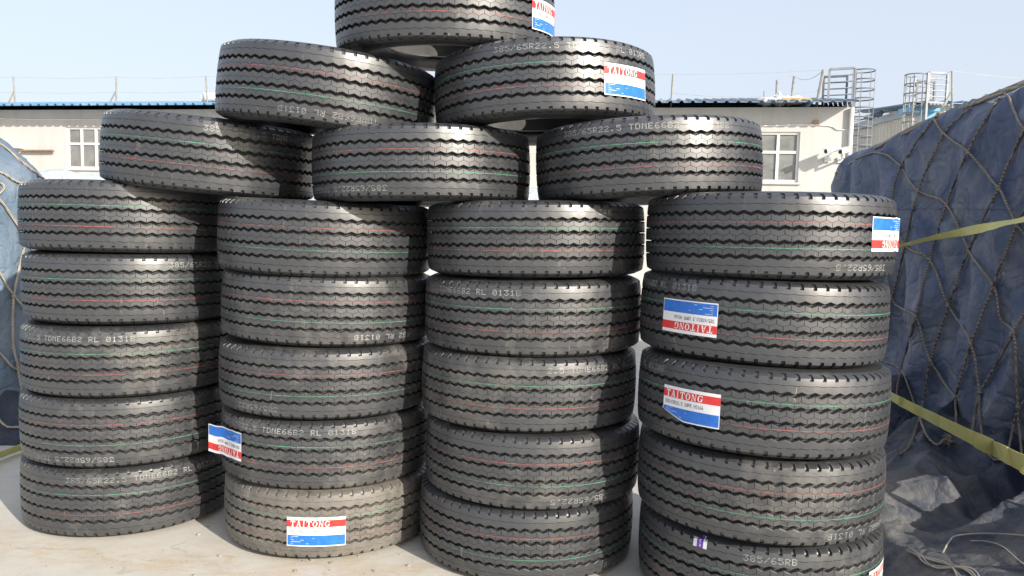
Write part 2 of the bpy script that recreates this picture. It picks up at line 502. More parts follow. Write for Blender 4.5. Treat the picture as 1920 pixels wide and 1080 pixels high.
for w in wins:
    a, b, z0, z1 = w
    fr = MB()
    T_ = 0.055
    y0, y1 = 0.05, 0.11
    ncol = 2 if w is wr else 4
    zs = z0 + (z1 - z0) * 0.60
    fr.box(a, a + T_, y0, y1, z0, z1).box(b - T_, b, y0, y1, z0, z1)
    fr.box(a + T_, b - T_, y0, y1, z0, z0 + T_).box(a + T_, b - T_, y0, y1, z1 - T_, z1)
    step = (b - a) / ncol
    for k in range(1, ncol):
        x = a + step * k
        fr.box(x - 0.03, x + 0.03, y0 + 0.002, y1, z0 + T_, z1 - T_)
    for k in range(ncol):
        x0 = a + step * k + (T_ if k == 0 else 0.03); x1 = a + step * (k + 1) - (T_ if k == ncol - 1 else 0.03)
        fr.box(x0, x1, y0 + 0.004, y1, zs - 0.03, zs + 0.03)
    wo = fr.build('window', M['window_frame'], wb)
    sill = MB(); sill.box(a - 0.06, b + 0.06, -0.05, 0.05, z0 - 0.05, z0 - 0.004)
    sill.build('sill', M['plaster'], wo)
    for k in range(ncol):
        x0 = a + step * k + 0.03; x1 = a + step * (k + 1) - 0.03
        for (p, q) in ((z0 + T_, zs - 0.03), (zs + 0.03, z1 - T_)):
            tl = random.uniform(-0.004, 0.004)
            g_ = MB(); g_.quad((x0, 0.085 + tl, p), (x1, 0.085 - tl, p), (x1, 0.086 - tl, q), (x0, 0.086 + tl, q))
            g_.build('pane', M['glass'], wo)
# roof: corrugated sheets
def corrug(x0, x1, period, prof):
    pts = []
    x = x0
    while x < x1:
        for dx, h in prof:
            if x + dx * period <= x1: pts.append((x + dx * period, h))
        x += period
    if pts[-1][0] < x1 - 1e-6: pts.append((x1, 0.0))
    return pts
OV = 0.62
prof = [(0, 0), (0.55, 0.0), (0.66, 0.045), (0.86, 0.045), (0.97, 0.0)]
SHEETS = 6
span = (S_END + 0.12 - (S0 - 0.3)) / SHEETS
for k in range(SHEETS):
    x0 = S0 - 0.3 + span * k
    pts = corrug(x0, x0 + span, 0.245, prof)
    mb = MB()
    rows = []
    for y, z in ((-OV, EAVE + 0.004), (DEEP / 2, EAVE + 0.80 + 0.1)):
        rows.append([(x, y, z + 0.03 + h) for x, h in pts])
    mb.grid(rows)
    lo = [(x, -OV, EAVE + 0.020 + h) for x, h in pts]
    mb.grid([lo, rows[0]])
    mb.grid([[(x, DEEP / 2, EAVE + 0.88 + h) for x, h in pts], lo])
    mb.build('roof_sheet', M['roof_blue'] if k < 4 else M['roof_faded'], wb)
mb = MB()
mb.quad((S0, DEEP / 2 + 0.01, EAVE + 0.9), (S_END + 0.1, DEEP / 2 + 0.01, EAVE + 0.9), (S_END + 0.1, DEEP + OV, EAVE), (S0, DEEP + OV, EAVE))
mb.build('roof_back', M['roof_blue'], wb)
mb = MB().tube([(S_END + 0.03, -0.07, EAVE - 0.02), (S_END + 0.03, -0.07, 0.0)], 0.045, 8)
mb.build('drainpipe', M['window_frame'], wb, 40)
# cables along the facade
def facline(pts, off, r, name, mat, parent, n=5):
    q = []
    for px, py in pts:
        s, z = fac(px, py, off)
        q.append((s, off, z))
    mb = MB().tube(smooth_path(q, n), r, 5)
    return mb.build(name, mat, parent, 60)
facline([(-300, 222), (0, 222.5), (60, 224), (130, 224), (260, 226), (500, 231), (900, 234), (1300, 236), (1430, 236), (1500, 234), (1555, 236), (1570, 243), (1588, 243)], -0.02, 0.013, 'cable', M['window_frame'], wb)
facline([(40, 283), (100, 283)], -0.09, 0.035, 'rusty_pipe', M['rusty'], wb)
a = fac(18, 279, 0); b = fac(46, 270, 0)
MB().box(a[0], b[0], -0.30, -0.002, a[1], b[1] - 0.04).build('concrete_ledge', M['plaster'], wb)
a = fac(1525, 232, 0); b = fac(1535, 226, 0)
MB().box(a[0], b[0], -0.06, -0.002, a[1], b[1]).build('wooden_block', M['brick'], wb)

# security cameras on the white wall
def security_camera(px, py, label, turn):
    s, z = fac(px, py, -0.35)
    root = empty('security_camera', FO + fe * s + Vector((0, 0, z)), FQ)
    tag(root, label, 'camera', 'security cameras on the white wall')
    d = Vector((math.sin(turn), -math.cos(turn), -0.22)).normalized()
    mb = MB().bar((0, -0.02, -0.10), (0, -0.05, -0.10), 0.12, 0.12)
    mb.bar((0, -0.03, -0.10), (0, -0.36, -0.06), 0.04, 0.04)
    mb.bar((0, -0.36, -0.08), (0, -0.36, 0.03), 0.035, 0.035)
    mb.build('bracket', M['white_plastic'], root)
    c = Vector((0, -0.36, 0.07))
    MB().tube([c - d * 0.17, c + d * 0.15], 0.055, 10).build('housing', M['white_plastic'], root, 40)
    MB().bar(c - d * 0.18 + Vector((0, 0, 0.062)), c + d * 0.21 + Vector((0, 0, 0.062)), 0.13, 0.012).build('sun_shield', M['white_plastic'], root)
    MB().tube([c + d * 0.145, c + d * 0.165], 0.042, 10).build('lens', M['black_plastic'], root, 40)
security_camera(1557, 288, 'white security camera on white wall nearer the window', -0.9)
security_camera(1582, 289, 'white security camera at the corner of white wall by the drainpipe', -0.7)

# posts with wires on the roof edge
def roof_post(x0, y0, x1, y1, label, brace=True, off=0.25, r=0.021):
    s0, z0 = fac(x0, y0, off); s1, z1 = fac(x1, y1, off)
    root = empty('wire_post', FO + fe * s0 + fn * off + Vector((0, 0, z0)), FQ)
    tag(root, label, 'post', 'wire posts along the roof edges')
    MB().tube([(0, 0, -0.12), (s1 - s0, 0, z1 - z0)], r, 6).build('pole', M['bamboo'], root, 50)
    if brace:
        MB().tube([(-0.22, 0.0, -0.1), ((s1 - s0) * 0.35, 0, (z1 - z0) * 0.42)], r * 0.8, 6).build('brace', M['bamboo'], root, 50)
    return FO + fe * s1 + fn * off + Vector((0, 0, z1)), FO + fe * (s0 + 0.5 * (s1 - s0)) + fn * off + Vector((0, 0, z0 + 0.35 * (z1 - z0)))
pl = []
pl.append(roof_post(-160, 189, -162, 143, 'braced wire post on roof beyond the left end'))
pl.append(roof_post(28, 188, 25, 144, 'leftmost braced wire post on the blue roof'))
pl.append(roof_post(218, 188, 218, 144, 'braced wire post on blue roof above the left window'))
pl.append(roof_post(389, 186, 386, 143, 'wire post on roof just left of the round roof vent', False))
pr = []
pr.append(roof_post(1258, 193, 1262, 139, 'slim wire post on roof beside the upper right tyre', False, 0.25, 0.022))
pr.append(roof_post(1431, 190, 1433, 170, 'short thin wire stake behind the white roof debris', False, 0.8, 0.012))
pr.append(roof_post(1456, 178, 1457, 150, 'dark short wire post rising out of the white roof debris', False, 0.5, 0.026))
pr.append(roof_post(1484, 180, 1489, 143, 'slightly tilted wire post behind the plank on roof', False, 0.5, 0.026))
pr.append(roof_post(1531, 190, 1544, 131, 'wire post leaning right beside the left ladder cage', False, 0.2, 0.034))
def wire(a, b, sag, label, r=0.006):
    a, b = Vector(a), Vector(b)
    pts = [a.lerp(b, k / 10) - Vector((0, 0, sag * 4 * (k / 10) * (1 - k / 10))) for k in range(11)]
    tag(MB().tube(pts, r, 4).build('fence_wire', M['wire']), label, 'wire', 'wires strung between roof posts')
for i in range(3):
    nm = ('running off the left frame edge', 'between the two leftmost roof posts', 'from the post above left window to the roof vent')[i]
    wire(pl[i][0], pl[i + 1][0], 0.04, 'upper thin wire ' + nm)
    wire(pl[i][1], pl[i + 1][1], 0.03, 'lower thin wire ' + nm)
wire(pl[3][0], pr[0][0], 0.1, 'upper wire passing behind the top of the tyre pyramid')
wire(pr[0][0], pr[4][0], 0.03, 'upper straight wire from right roof post to leaning post')
wire(pr[0][1], pr[4][1], 0.12, 'lower sagging wire from right roof post to leaning post')
wire(pr[2][0], pr[3][0], -0.03, 'short wire between the two dark posts over debris')
wire(pr[3][0], pr[4][0], 0.14, 'short sagging wire ending at the leaning post')

# round vent, debris, plank on the roof
s, z = fac(392, 183, 0.5)
rv = tag(empty('roof_vent', FO + fe * s + fn * 0.5 + Vector((0, 0, z)), FQ), 'round white metal roof vent beside upper left tyre', 'vent')
MB().tube([(-0.16, 0, 0), (0.30, 0, 0)], 0.125, 16).build('drum', M['window_frame'], rv, 40)
MB().tube([(-0.10, 0, -0.2), (-0.10, 0, 0.0)], 0.05, 8).build('stub', M['window_frame'], rv, 40)
def blob(cx, cy, cz, rx, ry, rz, seed, amp, nu=26, nv=14):
    rows = []
    for i in range(nv + 1):
        th = math.pi * i / nv
        row = []
        for j in range(nu + 1):
            ph = 2 * math.pi * (j % nu) / nu
            d = Vector((math.sin(th) * math.cos(ph), math.sin(th) * math.sin(ph), math.cos(th)))
            k = 1 + amp * noise.fractal(d * 2.3 + Vector((seed, 0, 0)), 0.9, 2.0, 5)
            k += amp * 0.7 * (0.5 - abs(noise.noise(d * 3.1 + Vector((0, seed, 0)))))
            row.append((cx + d.x * rx * k, cy + d.y * ry * k, cz + d.z * rz * k))
        rows.append(row)
    return rows
def roof_thing(px, py, off):
    s, z = fac(px, py, off)
    return FO + fe * s + fn * off + Vector((0, 0, z))
db = tag(empty('plastic_sheet_heap', roof_thing(1452, 192, 0.3), FQ), 'crumpled white plastic sheeting heaped on the roof edge', 'plastic sheet')
db.scale = (0.8, 0.8, 0.62)
MB().grid(blob(-0.15, 0, 0.02, 0.32, 0.22, 0.10, 3.0, 0.9)).build('sheet', M['white_plastic'], db, 25)
MB().grid(blob(0.10, 0, 0.06, 0.12, 0.14, 0.20, 5.0, 0.7)).build('sheet', M['white_plastic'], db, 25)
MB().grid(blob(0.48, 0.05, 0.08, 0.38, 0.2, 0.10, 9.0, 0.8)).build('sheet', M['white_plastic'], db, 25)
MB().grid(blob(0.05, 0, 0.02, 0.45, 0.22, 0.07, 19.0, 0.9)).build('sheet', M['white_plastic'], db, 25)
pk = tag(empty('wooden_plank', roof_thing(1493, 189, 0.1), FQ), 'weathered plank lying along the roof beside white sheeting', 'plank')
MB().box(-0.33, 0.33, -0.06, 0.06, -0.02, 0.03).build('board', M['wood'], pk)
MB().box(-0.30, 0.30, -0.04, 0.08, 0.034, 0.07).build('board', M['wood'], pk)

# ------------------------------------------------------------------ cladded building to the right
GA = at_depth(1596, 300, 25.6); GB = at_depth(1738, 300, 21.0)
ge = Vector((GB.x - GA.x, GB.y - GA.y, 0)).normalized(); gn = Vector((-ge.y, ge.x, 0))
GO = Vector((GA.x, GA.y, 0))
GQ = Matrix(((ge.x, gn.x, 0), (ge.y, gn.y, 0), (0, 0, 1))).to_quaternion()
GL = (GB - GA).xy.length
GH = at_depth(1738, 208, 21.0).z
cb = tag(empty('clad_building', GO, GQ), 'cream ribbed metal shed with pale blue roof edge behind the right load', 'building')
def ribbed_panel(x0, x1, z0, z1, y, parent, pitch=0.20, flip=1, axis='x', mat=None, name='cladding_panel'):
    n = max(1, int((x1 - x0) / 1.2 + 0.5)); w = (x1 - x0) / n
    for k in range(n):
        a = x0 + w * k; mb = MB(); pts = []
        m_ = max(2, int(w / pitch + 0.5)); st = w / m_
        for j in range(m_):
            for dx, h in ((0.0, 0.0), (0.72, 0.0), (0.78, 0.022), (0.92, 0.022), (0.98, 0.0)):
                pts.append((a + (j + dx) * st * 0.999, h))
        pts.append((a + w * 0.9985, 0.0))
        mk = (lambda x, h, z: (x, y - flip * h, z)) if axis == 'x' else (lambda x, h, z: (y - flip * h, x, z))
        mb.grid([[mk(x, h, z0) for x, h in pts], [mk(x, h, z1) for x, h in pts]])
        mb.build(name, mat or M['cream_panel'], parent)
ribbed_panel(-4.0, GL - 0.002, 0, GH, 0, cb)
MB().box(-4.0, GL + 0.02, -0.10, 0.5, GH + 0.002, GH + 0.20).build('roof_trim', M['pale_tarp'], cb)
# front end of the shed, facing the yard
GP = empty('shed_bay', (GB.x, GB.y, 0))
tag(GP, 'cream ribbed end bay with sky blue corner post beyond the right load', 'building')
GH2 = at_depth(1765, 199, 21.0).z
ribbed_panel(0.12, 8.0, 0, GH2, 0.0, GP, 0.3)
MB().box(-0.10, 0.115, -0.06, 0.2, 0, GH2 - 0.08).build('corner_post', M['blue_paint'], GP)
pts = corrug(-0.45, 8.2, 0.42, prof)
mb = MB(); mb.grid([[(x, -0.35, GH2 + 0.03 + h * 1.6) for x, h in pts], [(x, 4.0, GH2 + 0.35 + h * 1.6) for x, h in pts]])
mb.grid([[(x, -0.35, GH2 + 0.01 + h * 1.6) for x, h in pts], [(x, -0.35, GH2 + 0.03 + h * 1.6) for x, h in pts]])
mb.build('roof_sheet', M['roof_blue'], GP)
MB().box(-0.55, 0.10, -0.30, 0.6, GH2 - 0.17, GH2 - 0.02).build('gutter_box', M['blue_paint'], GP)
mb = MB(); mb.quad((8.0, 0, 0), (8.0, 5, 0), (8.0, 5, GH2), (8.0, 0, GH2)); mb.build('side_wall', M['cream_panel'], GP)
# blue bundle on a pole on the shed roof
bb = tag(empty('blue_bundle', at_depth(1636, 217, 23.0)), 'rolled dark blue sheet tied to a pole above the shed roof', 'bundle')
A = at_depth(1620, 223, 23.0) - bb.location; B_ = at_depth(1655, 211, 23.0) - bb.location
rows = MB().tube([A.lerp(B_, k / 8) + Vector((0, 0, 0.03 * math.sin(k * 1.7))) for k in range(9)], [0.03, 0.06, 0.08, 0.085, 0.08, 0.085, 0.08, 0.075, 0.05], 8)
rows.build('roll', M['navy_tarp'], bb, 50)
MB().tube([at_depth(1596, 229, 23.0) - bb.location, A], 0.025, 5).build('pole', M['bamboo'], bb)

# ------------------------------------------------------------------ caged ladders
def caged_ladder(base, quat, h, side, label, hoops, gate):
    """base at ladder foot; local x is the direction the cage bulges, local y along the rungs"""
    root = tag(empty('caged_ladder', base, quat), label, 'ladder', 'steel ladders with safety cages')
    W = 0.24
    for sy in (-1, 1):
        MB().bar((0, sy * W, 0), (0, sy * W, h), 0.05, 0.05).build('stile', M['grey_steel'], root)
    k = 0.3
    while k < h - 0.1:
        MB().tube([(0, -W, k), (0, W, k)], 0.013, 6).build('rung', M['grey_steel'], root)
        k += 0.28
    R_, CX = 0.24, 0.17
    def hoop_pt(t):
        return Vector((CX - R_ * math.cos(t) if False else CX + R_ * math.cos(t), R_ * math.sin(t), 0))
    for z in hoops:
        arc = [Vector((0, -W, z))] + [hoop_pt(t) + Vector((0, 0, z)) for t in [rad(-130 + 260 * q / 18) for q in range(19)]] + [Vector((0, W, z))]
        MB().tube(arc, 0.016, 5).build('hoop', M['dark_steel'], root)
    for q in range(5):
        t = rad(-100 + 50 * q)
        p = hoop_pt(t)
        MB().bar((p.x, p.y, hoops[0]), (p.x, p.y, hoops[-1]), 0.03, 0.012).build('cage_bar', M['grey_steel'], root)
    # guard frames over the roof edge
    for (yy, dz, mat) in gate:
        ox = -0.16 if mat is M['dark_steel'] else 0.0
        fr = MB()
        x0, x1, z0, z1 = -0.54 + ox, -0.03 + ox, h - 0.72 + dz, h + dz
        fr.bar((x0, yy, z0), (x0, yy, z1), 0.05).bar((x1, yy, z0), (x1, yy, z1), 0.05)
        fr.bar((x0, yy, z1), (x1, yy, z1), 0.05).bar((x0, yy, z0), (x1, yy, z0), 0.05)
        fr.build('guard_frame', mat, root)
        for q in range(1, 5):
            zz = z0 + (z1 - z0) * q / 5
            MB().tube([(x0, yy, zz), (x1, yy, zz)], 0.014, 5).build('guard_rail', mat, root)
    for z_ in (h - 0.74,):
        for q in range(6):
            MB().box(-0.62 + q * 0.1, -0.55 + q * 0.1, -0.3, 0.3, z_ - 0.05, z_ - 0.01).build('platform_slat', M['dark_steel'], root)
    return root
L1 = FO + fe * (S_END + 0.19) + fn * 0.55
q1 = FQ @ Quaternion((0, 0, 1), rad(-14))
h1 = at_depth(1602, 131, L1.y).z
caged_ladder(L1, q1, h1, 1, 'grey caged ladder at the right end of white shed', [h1 - 0.03 - 0.21 * k for k in range(14)][::-1], [(-0.24, 0.0, M['grey_steel']), (0.42, -0.05, M['dark_steel'])])
L2 = at_depth(1722, 240, 20.4); L2.z = 0
h2 = at_depth(1722, 139, L2.y).z
q2 = Quaternion((0, 0, 1), rad(180 + 10))
caged_ladder(L2, q2, h2, -1, 'grey caged ladder in front of the ribbed cream shed', [h2 - 0.03 - 0.235 * k for k in range(12)][::-1], [(0.24, 0.0, M['grey_steel']), (-0.42, -0.08, M['dark_steel'])])
pp = roof_post(1786, 193, 1785, 133, 'braced wire post on cream shed roof at far right', True, 2.2)
wire(pp[0], at_depth(2000, 150, 22.0), 0.05, 'thin wire running right from the far right post')
wire(at_depth(1766, 141, 20.6), pp[0], 0.0, 'short wire between right ladder cage and post')

# ------------------------------------------------------------------ tarpaulin covered loads
def soft_box(hx, hy, hz, r, n, fn_disp):
    """closed rounded box, local origin at floor centre, displaced for cloth folds"""
    mb = MB()
    def face(o, u, v, nu, nv):
        rows = []
        for i in range(nv + 1):
            row = []
            for j in range(nu + 1):
                p = o + u * (j / nu) + v * (i / nv)
                q = Vector((max(-hx + r, min(hx - r, p.x)), max(-hy + r, min(hy - r, p.y)), min(hz - r, p.z)))
                d = p - q
                nrm = d.normalized() if d.length > 1e-6 else Vector((0, 0, 1))
                s = q + nrm * r
                row.append(fn_disp(s, nrm))
            rows.append(row)
        mb.grid(rows)
    X, Y, Z = Vector((2 * hx, 0, 0)), Vector((0, 2 * hy, 0)), Vector((0, 0, hz))
    nx, ny, nz = int(2 * hx * n), int(2 * hy * n), int(hz * n)
    face(Vector((-hx, hy, 0)), -Y, Z, ny, nz)
    face(Vector((hx, -hy, 0)), Y, Z, ny, nz)
    face(Vector((-hx, -hy, 0)), X, Z, nx, nz)
    face(Vector((hx, hy, 0)), -X, Z, nx, nz)
    face(Vector((-hx, -hy, hz)), X, Y, nx, ny)
    return mb
def folds(seed, drape, crease, lump):
    s = Vector((seed * 3.1, seed * 1.7, seed))
    def f(p, n):
        v = n
        d = lump * noise.fractal(Vector((p.x * 0.7, p.y * 0.7, p.z * 0.6)) + s, 0.8, 2.0, 2)
        w = noise.noise(p * 0.7 + s) * 0.7
        h = p.x + p.y
        a = noise.noise(Vector((h * 1.5 + p.z * 0.45 + w, p.z * 0.22 + s.y, s.x)))
        d += drape * (0.45 - 1.5 * abs(a)) * (0.5 + 1.0 * max(0.0, noise.noise(p * 0.6 - s) + 0.4))
        b = noise.noise(Vector((h * 3.2 - p.z * 1.1 + w * 2, p.z * 0.5, s.y)))
        d += crease * (0.4 - 1.3 * abs(b))
        e = noise.noise(Vector((h * 1.2 + w, p.z * 2.2 + h * 0.5, s.z)))
        d += crease * 0.8 * (0.35 - 1.3 * abs(e)) * max(0.0, noise.noise(p * 0.8 + s * 2) + 0.25) * 1.6
        return p + v * d
    return f
# right load, side plane near x = 3
RX0, RX1, RY0, RY1, RH = 3.0, 5.4, 3.35, 7.55, 2.43
rl = empty('covered_load', ((RX0 + RX1) / 2, (RY0 + RY1) / 2, 0))
tag(rl, 'tall cargo load under a navy blue tarpaulin on the right', 'covered load', 'tarpaulin covered loads')
base_f = folds(2.0, 0.20, 0.10, 0.05)
def right_disp(p, n):
    q = base_f(p, n)
    wy = p.y + (RY0 + RY1) / 2
    # the crown of the load rises a little towards its middle
    q.x -= 0.10 * (1 - min(1, p.z / 0.9)) ** 2
    q.z -= 0.13 * max(0.0, min(1.0, (wy - 5.3) / 2.0)) * max(0.0, min(1.0, (p.z - 0.8) / 1.2))
    if p.z > RH - 0.02: q.z += 0.20 * max(0.0, math.sin(math.pi * min(1, max(0, (p.x + 1.15) / 2.3)))) * max(0.0, min(1, (RY1 - wy) / 0.8)) * max(0.0, min(1, (wy - RY0) / 0.8))
    return q
mb = soft_box((RX1 - RX0) / 2, (RY1 - RY0) / 2, RH, 0.16, 26, right_disp)
top = MB(); top.v = mb.v
top.f = [f for f in mb.f if min(mb.v[i][2] for i in f) > RH - 0.05 and min(mb.v[i][0] for i in f) > -1.08]
keep = set(top.f); mb.f = [f for f in mb.f if f not in keep]
mb.build('tarpaulin', M['navy_tarp'], rl, 55)
top.build('top_sheet', M['pale_tarp'], rl, 55)

# left loads
LQ = Quaternion((0, 0, 1), rad(30))
ll = empty('covered_load', (-5.53, 6.33, 0), LQ)
tag(ll, 'load under a sunlit faded blue tarpaulin at the left edge', 'covered load', 'tarpaulin covered loads')
soft_box(1.6, 1.6, 2.22, 0.6, 20, folds(5.0, 0.07, 0.05, 0.10)).build('tarpaulin', M['blue_tarp'], ll, 55)
lb = empty('covered_load', (-4.6, 12.6, 0))
tag(lb, 'low load under a pale grey tarpaulin behind the leftmost stack', 'covered load', 'tarpaulin covered loads')
soft_box(2.9, 1.2, 2.18, 0.3, 12, folds(8.0, 0.05, 0.04, 0.06)).build('tarpaulin', M['pale_tarp'], lb, 55)
bl = empty('covered_load', (0.55, 11.0, 0))
tag(bl, 'low load under pale blue plastic seen through the gaps between tyres', 'covered load', 'tarpaulin covered loads')
soft_box(1.0, 0.9, 2.02, 0.3, 14, folds(11.0, 0.06, 0.07, 0.06)).build('tarpaulin', M['pale_tarp'], bl, 55)

# crumpled tarpaulin on the ground at the foot of the right load
def pile_h(x, y):
    w = max(0.0, min(1.0, (x - 1.62) / 1.35))
    p = Vector((x, y, 0))
    wv = Vector((noise.noise(p * 1.1 + Vector((9, 2, 0))), noise.noise(p * 1.1 + Vector((1, 7, 3))), 0)) * 0.45
    al, ac = x * 0.80 + y * 0.60, -x * 0.60 + y * 0.80
    r1 = max(0.0, 1 - abs(noise.noise(Vector((al * 0.55, ac * 1.7, 0.3)) + wv)) * 2.2)
    r2 = max(0.0, 1 - abs(noise.noise(Vector((al * 1.6, ac * 2.6, 5.0)) + wv * 1.5)) * 2.2)
    r3 = max(0.0, 1 - abs(noise.noise(Vector((ac * 2.2, al * 4.6, 9.0)) + wv * 2.0)) * 2.0)
    big = 0.5 + 0.5 * noise.noise(p * 0.9 + Vector((7, 1, 2)))
    h = 0.02 + w * 0.13 + (0.05 + 0.22 * w) * r1 * (0.5 + big) + (0.04 + 0.11 * w) * r2 ** 1.4 + (0.018 + 0.035 * w) * r3 ** 1.3
    edge = min(1, max(0, (x - 1.64) / 0.25))
    near = min(1, max(0, (y - 2.45) / 0.35)); far = min(1, max(0, (7.6 - y) / 0.4))
    return max(-0.05, h * edge * near * far + 0.012 * min(edge, near) - 0.02 * (1 - min(edge, near, far)))
rows = []
for i in range(320):
    y = 2.4 + 5.3 * i / 319
    row = []
    for j in range(110):
        x = 1.60 + 1.62 * j / 109
        e = 0.05 * noise.noise(Vector((x * 2, y * 2, 4)))
        row.append((x + e, y + 0.05 * noise.noise(Vector((x * 2, y * 2, 9))), pile_h(x, y)))
    rows.append(row)
tag(MB().grid(rows).build('crumpled_tarpaulin', M['pile_tarp'], None, 50), 'dusty dark tarpaulin crumpled on the ground beside the rightmost stack', 'tarpaulin')

# small dark tarpaulin heap at the foot of the left load
rows = []
for i in range(60):
    y = 5.38 + 1.3 * i / 59; row = []
    for j in range(60):
        x = -5.6 + 2.6 * j / 59
        p = Vector((x, y, 0))
        h = 0.26 * max(0, 1 - abs(noise.noise(p * 1.3 + Vector((3, 3, 3)))) * 2.0) + 0.12 * (1 - 2 * abs(noise.noise(p * 3.1)))
        e = min(1, i / 12, j / 10, (59 - j) / 12)
        row.append((x, y, max(-0.03, (h + 0.10) * e - 0.02)))
    rows.append(row)
tag(MB().grid(rows).build('crumpled_tarpaulin', M['pile_tarp'], None, 50), 'dark tarpaulin folds on the ground by the left load', 'tarpaulin')

# ------------------------------------------------------------------ cargo nets
bpy.context.view_layer.update()
def net(nodes_paths, name, label, proj_fn, r, mat_a, mat_b):
    root = tag(empty(name, proj_fn(*nodes_paths[0][1][0])), label, 'net')
    o = root.location.copy()
    knots = set(); cnt = {}
    for fam, path in nodes_paths:
        for i, (px, py) in enumerate(path):
            cnt[(px, py)] = cnt.get((px, py), 0) + 1
            if cnt[(px, py)] > 1: knots.add((px, py))
        fine_ = smooth_path([(a, b, 0) for a, b in path], 9)
        raw = [proj_fn(a.x, a.y) - o for a in fine_]
        sm = []
        for i in range(len(raw)):
            w = raw[max(0, i - 2):i + 3]
            avg = sum(w, Vector()) / len(w)
            # taut rope: bridge the hollows, rest on the ridges
            sm.append(avg if avg.dot(_fwd) < raw[i].dot(_fwd) else raw[i])
        sm = [p + Vector((0.006 * noise.noise(p * 9), 0.008 * noise.noise(p * 7 + Vector((5, 0, 0))), 0.008 * noise.noise(p * 8 + Vector((0, 5, 0))))) for p in sm]
        MB().tube(sm, r, 6).build('rope', mat_a if fam == 'A' else mat_b, root, 60)
    for px, py in knots:
        p = proj_fn(px, py) - o
        MB().grid(blob(p.x, p.y, p.z, r * 1.7, r * 1.7, r * 1.7, px, 0.5, 8, 6)).build('knot', mat_b, root, 60)
    return root
from mathutils.bvhtree import BVHTree
def bvh_of(objs):
    V, F = [], []
    for o in objs:
        n0 = len(V)
        V += [o.matrix_world @ v.co for v in o.data.vertices]
        F += [tuple(n0 + i for i in p.vertices) for p in o.data.polygons]
    return BVHTree.FromPolygons(V, F)
BV_R = bvh_of([o for o in bpy.data.objects if o.parent == rl] + [o for o in bpy.data.objects if o.name == 'crumpled_tarpaulin'])
BV_L = bvh_of([o for o in bpy.data.objects if o.parent == ll] + [o for o in bpy.data.objects if o.name == 'crumpled_tarpaulin.001'])
def lay(bv, px, py, lift, back):
    d = ray(px, py)
    h = bv.ray_cast(CAM, d)
    return h[0] - d * lift if h[0] is not None else back(px, py)
def on_right(px, py, lift=0.022):
    return lay(BV_R, px, py, lift, lambda a, b: at_x(a, b, RX0 - 0.03))
A = [('A', [(1762, 214), (1751, 222), (1689, 312), (1670, 381), (1655, 440)]),
     ('A', [(1822, 204), (1806, 216), (1769, 252), (1721, 358), (1696, 462), (1672, 561), (1653, 640)]),
     ('A', [(1876, 182), (1862, 200), (1814, 284), (1775, 382), (1743, 486), (1716, 594), (1689, 692), (1680, 745)]),
     ('A', [(1975, 150), (1920, 243), (1871, 352), (1816, 470), (1779, 573), (1745, 677), (1728, 765), (1708, 830), (1688, 852)]),
     ('A', [(2060, 150), (1975, 290), (1908, 422), (1862, 535), (1821, 644), (1791, 745)]),
     ('A', [(2130, 230), (2020, 400), (1960, 505), (1900, 624), (1836, 736)]),
     ('A', [(2170, 430), (2060, 590), (1985, 690), (1909, 763)])]
Bn = [('B', [(1600, 300), (1632, 287), (1659, 290), (1689, 312), (1721, 358), (1775, 382), (1816, 470), (1862, 535), (1876, 600), (1900, 624), (1909, 763), (1916, 850)]),
     ('B', [(1751, 222), (1769, 252), (1814, 284), (1871, 352), (1908, 422), (1960, 505), (1985, 690)]),
     ('B', [(1880, 172), (1890, 182), (1920, 243), (1975, 290), (2020, 400), (2060, 590)]),
     ('B', [(1670, 381), (1696, 462), (1743, 486), (1779, 573), (1821, 644), (1836, 736)]),
     ('B', [(1655, 440), (1672, 561), (1716, 594), (1745, 677), (1791, 745)]),
     ('B', [(1640, 650), (1653, 675), (1689, 692), (1712, 750), (1736, 815), (1757, 834), (1774, 822)]),
     ('A', [(1791, 745), (1795, 800), (1806, 818), (1822, 808), (1832, 760), (1836, 736)]),
     ('A', [(1836, 736), (1840, 810), (1852, 850), (1872, 862), (1888, 845), (1900, 800), (1909, 763)])]
net(A + Bn, 'cargo_net', 'brown rope diamond net over the navy tarpaulin on the right', on_right, 0.0076, M['rope_dark'], M['rope_mid'])
for zz in (1.78, 0.92):
    up_, dn_ = [], []
    for i in range(150):
        y = RY0 + 0.25 + (RY1 - RY0 - 0.5) * i / 149
        for lst, dz in ((up_, 0.018), (dn_, -0.018)):
            h = BV_R.ray_cast(Vector((1.9, y, zz + dz + 0.02 * math.sin(y * 1.3))), Vector((1, 0, 0)))
            lst.append((h[0] if h[0] is not None else Vector((RX0, y, zz))) - rl.location + Vector((-0.005, 0, 0)))
    MB().grid([up_, dn_]).build('seam', M['navy_tarp'], rl, 60)
# frayed rope end
kp = on_right(1776, 826)
fk = tag(empty('frayed_rope_end', kp), 'frayed rope knot hanging against the navy tarpaulin', 'rope')
MB().grid(blob(0, 0, 0, 0.028, 0.028, 0.03, 4, 0.6, 10, 8)).build('knot', M['rope_dark'], fk, 60)
for k in range(16):
    d = Vector((random.uniform(-1, 0.2), random.uniform(-1, 1), random.uniform(-1.2, 0.6))).normalized()
    MB().tube([(0, 0, 0), d * 0.035, d * 0.06 + Vector((0, 0, -0.012))], [0.006, 0.005, 0.003], 4).build('strand', M['rope_dark'], fk)
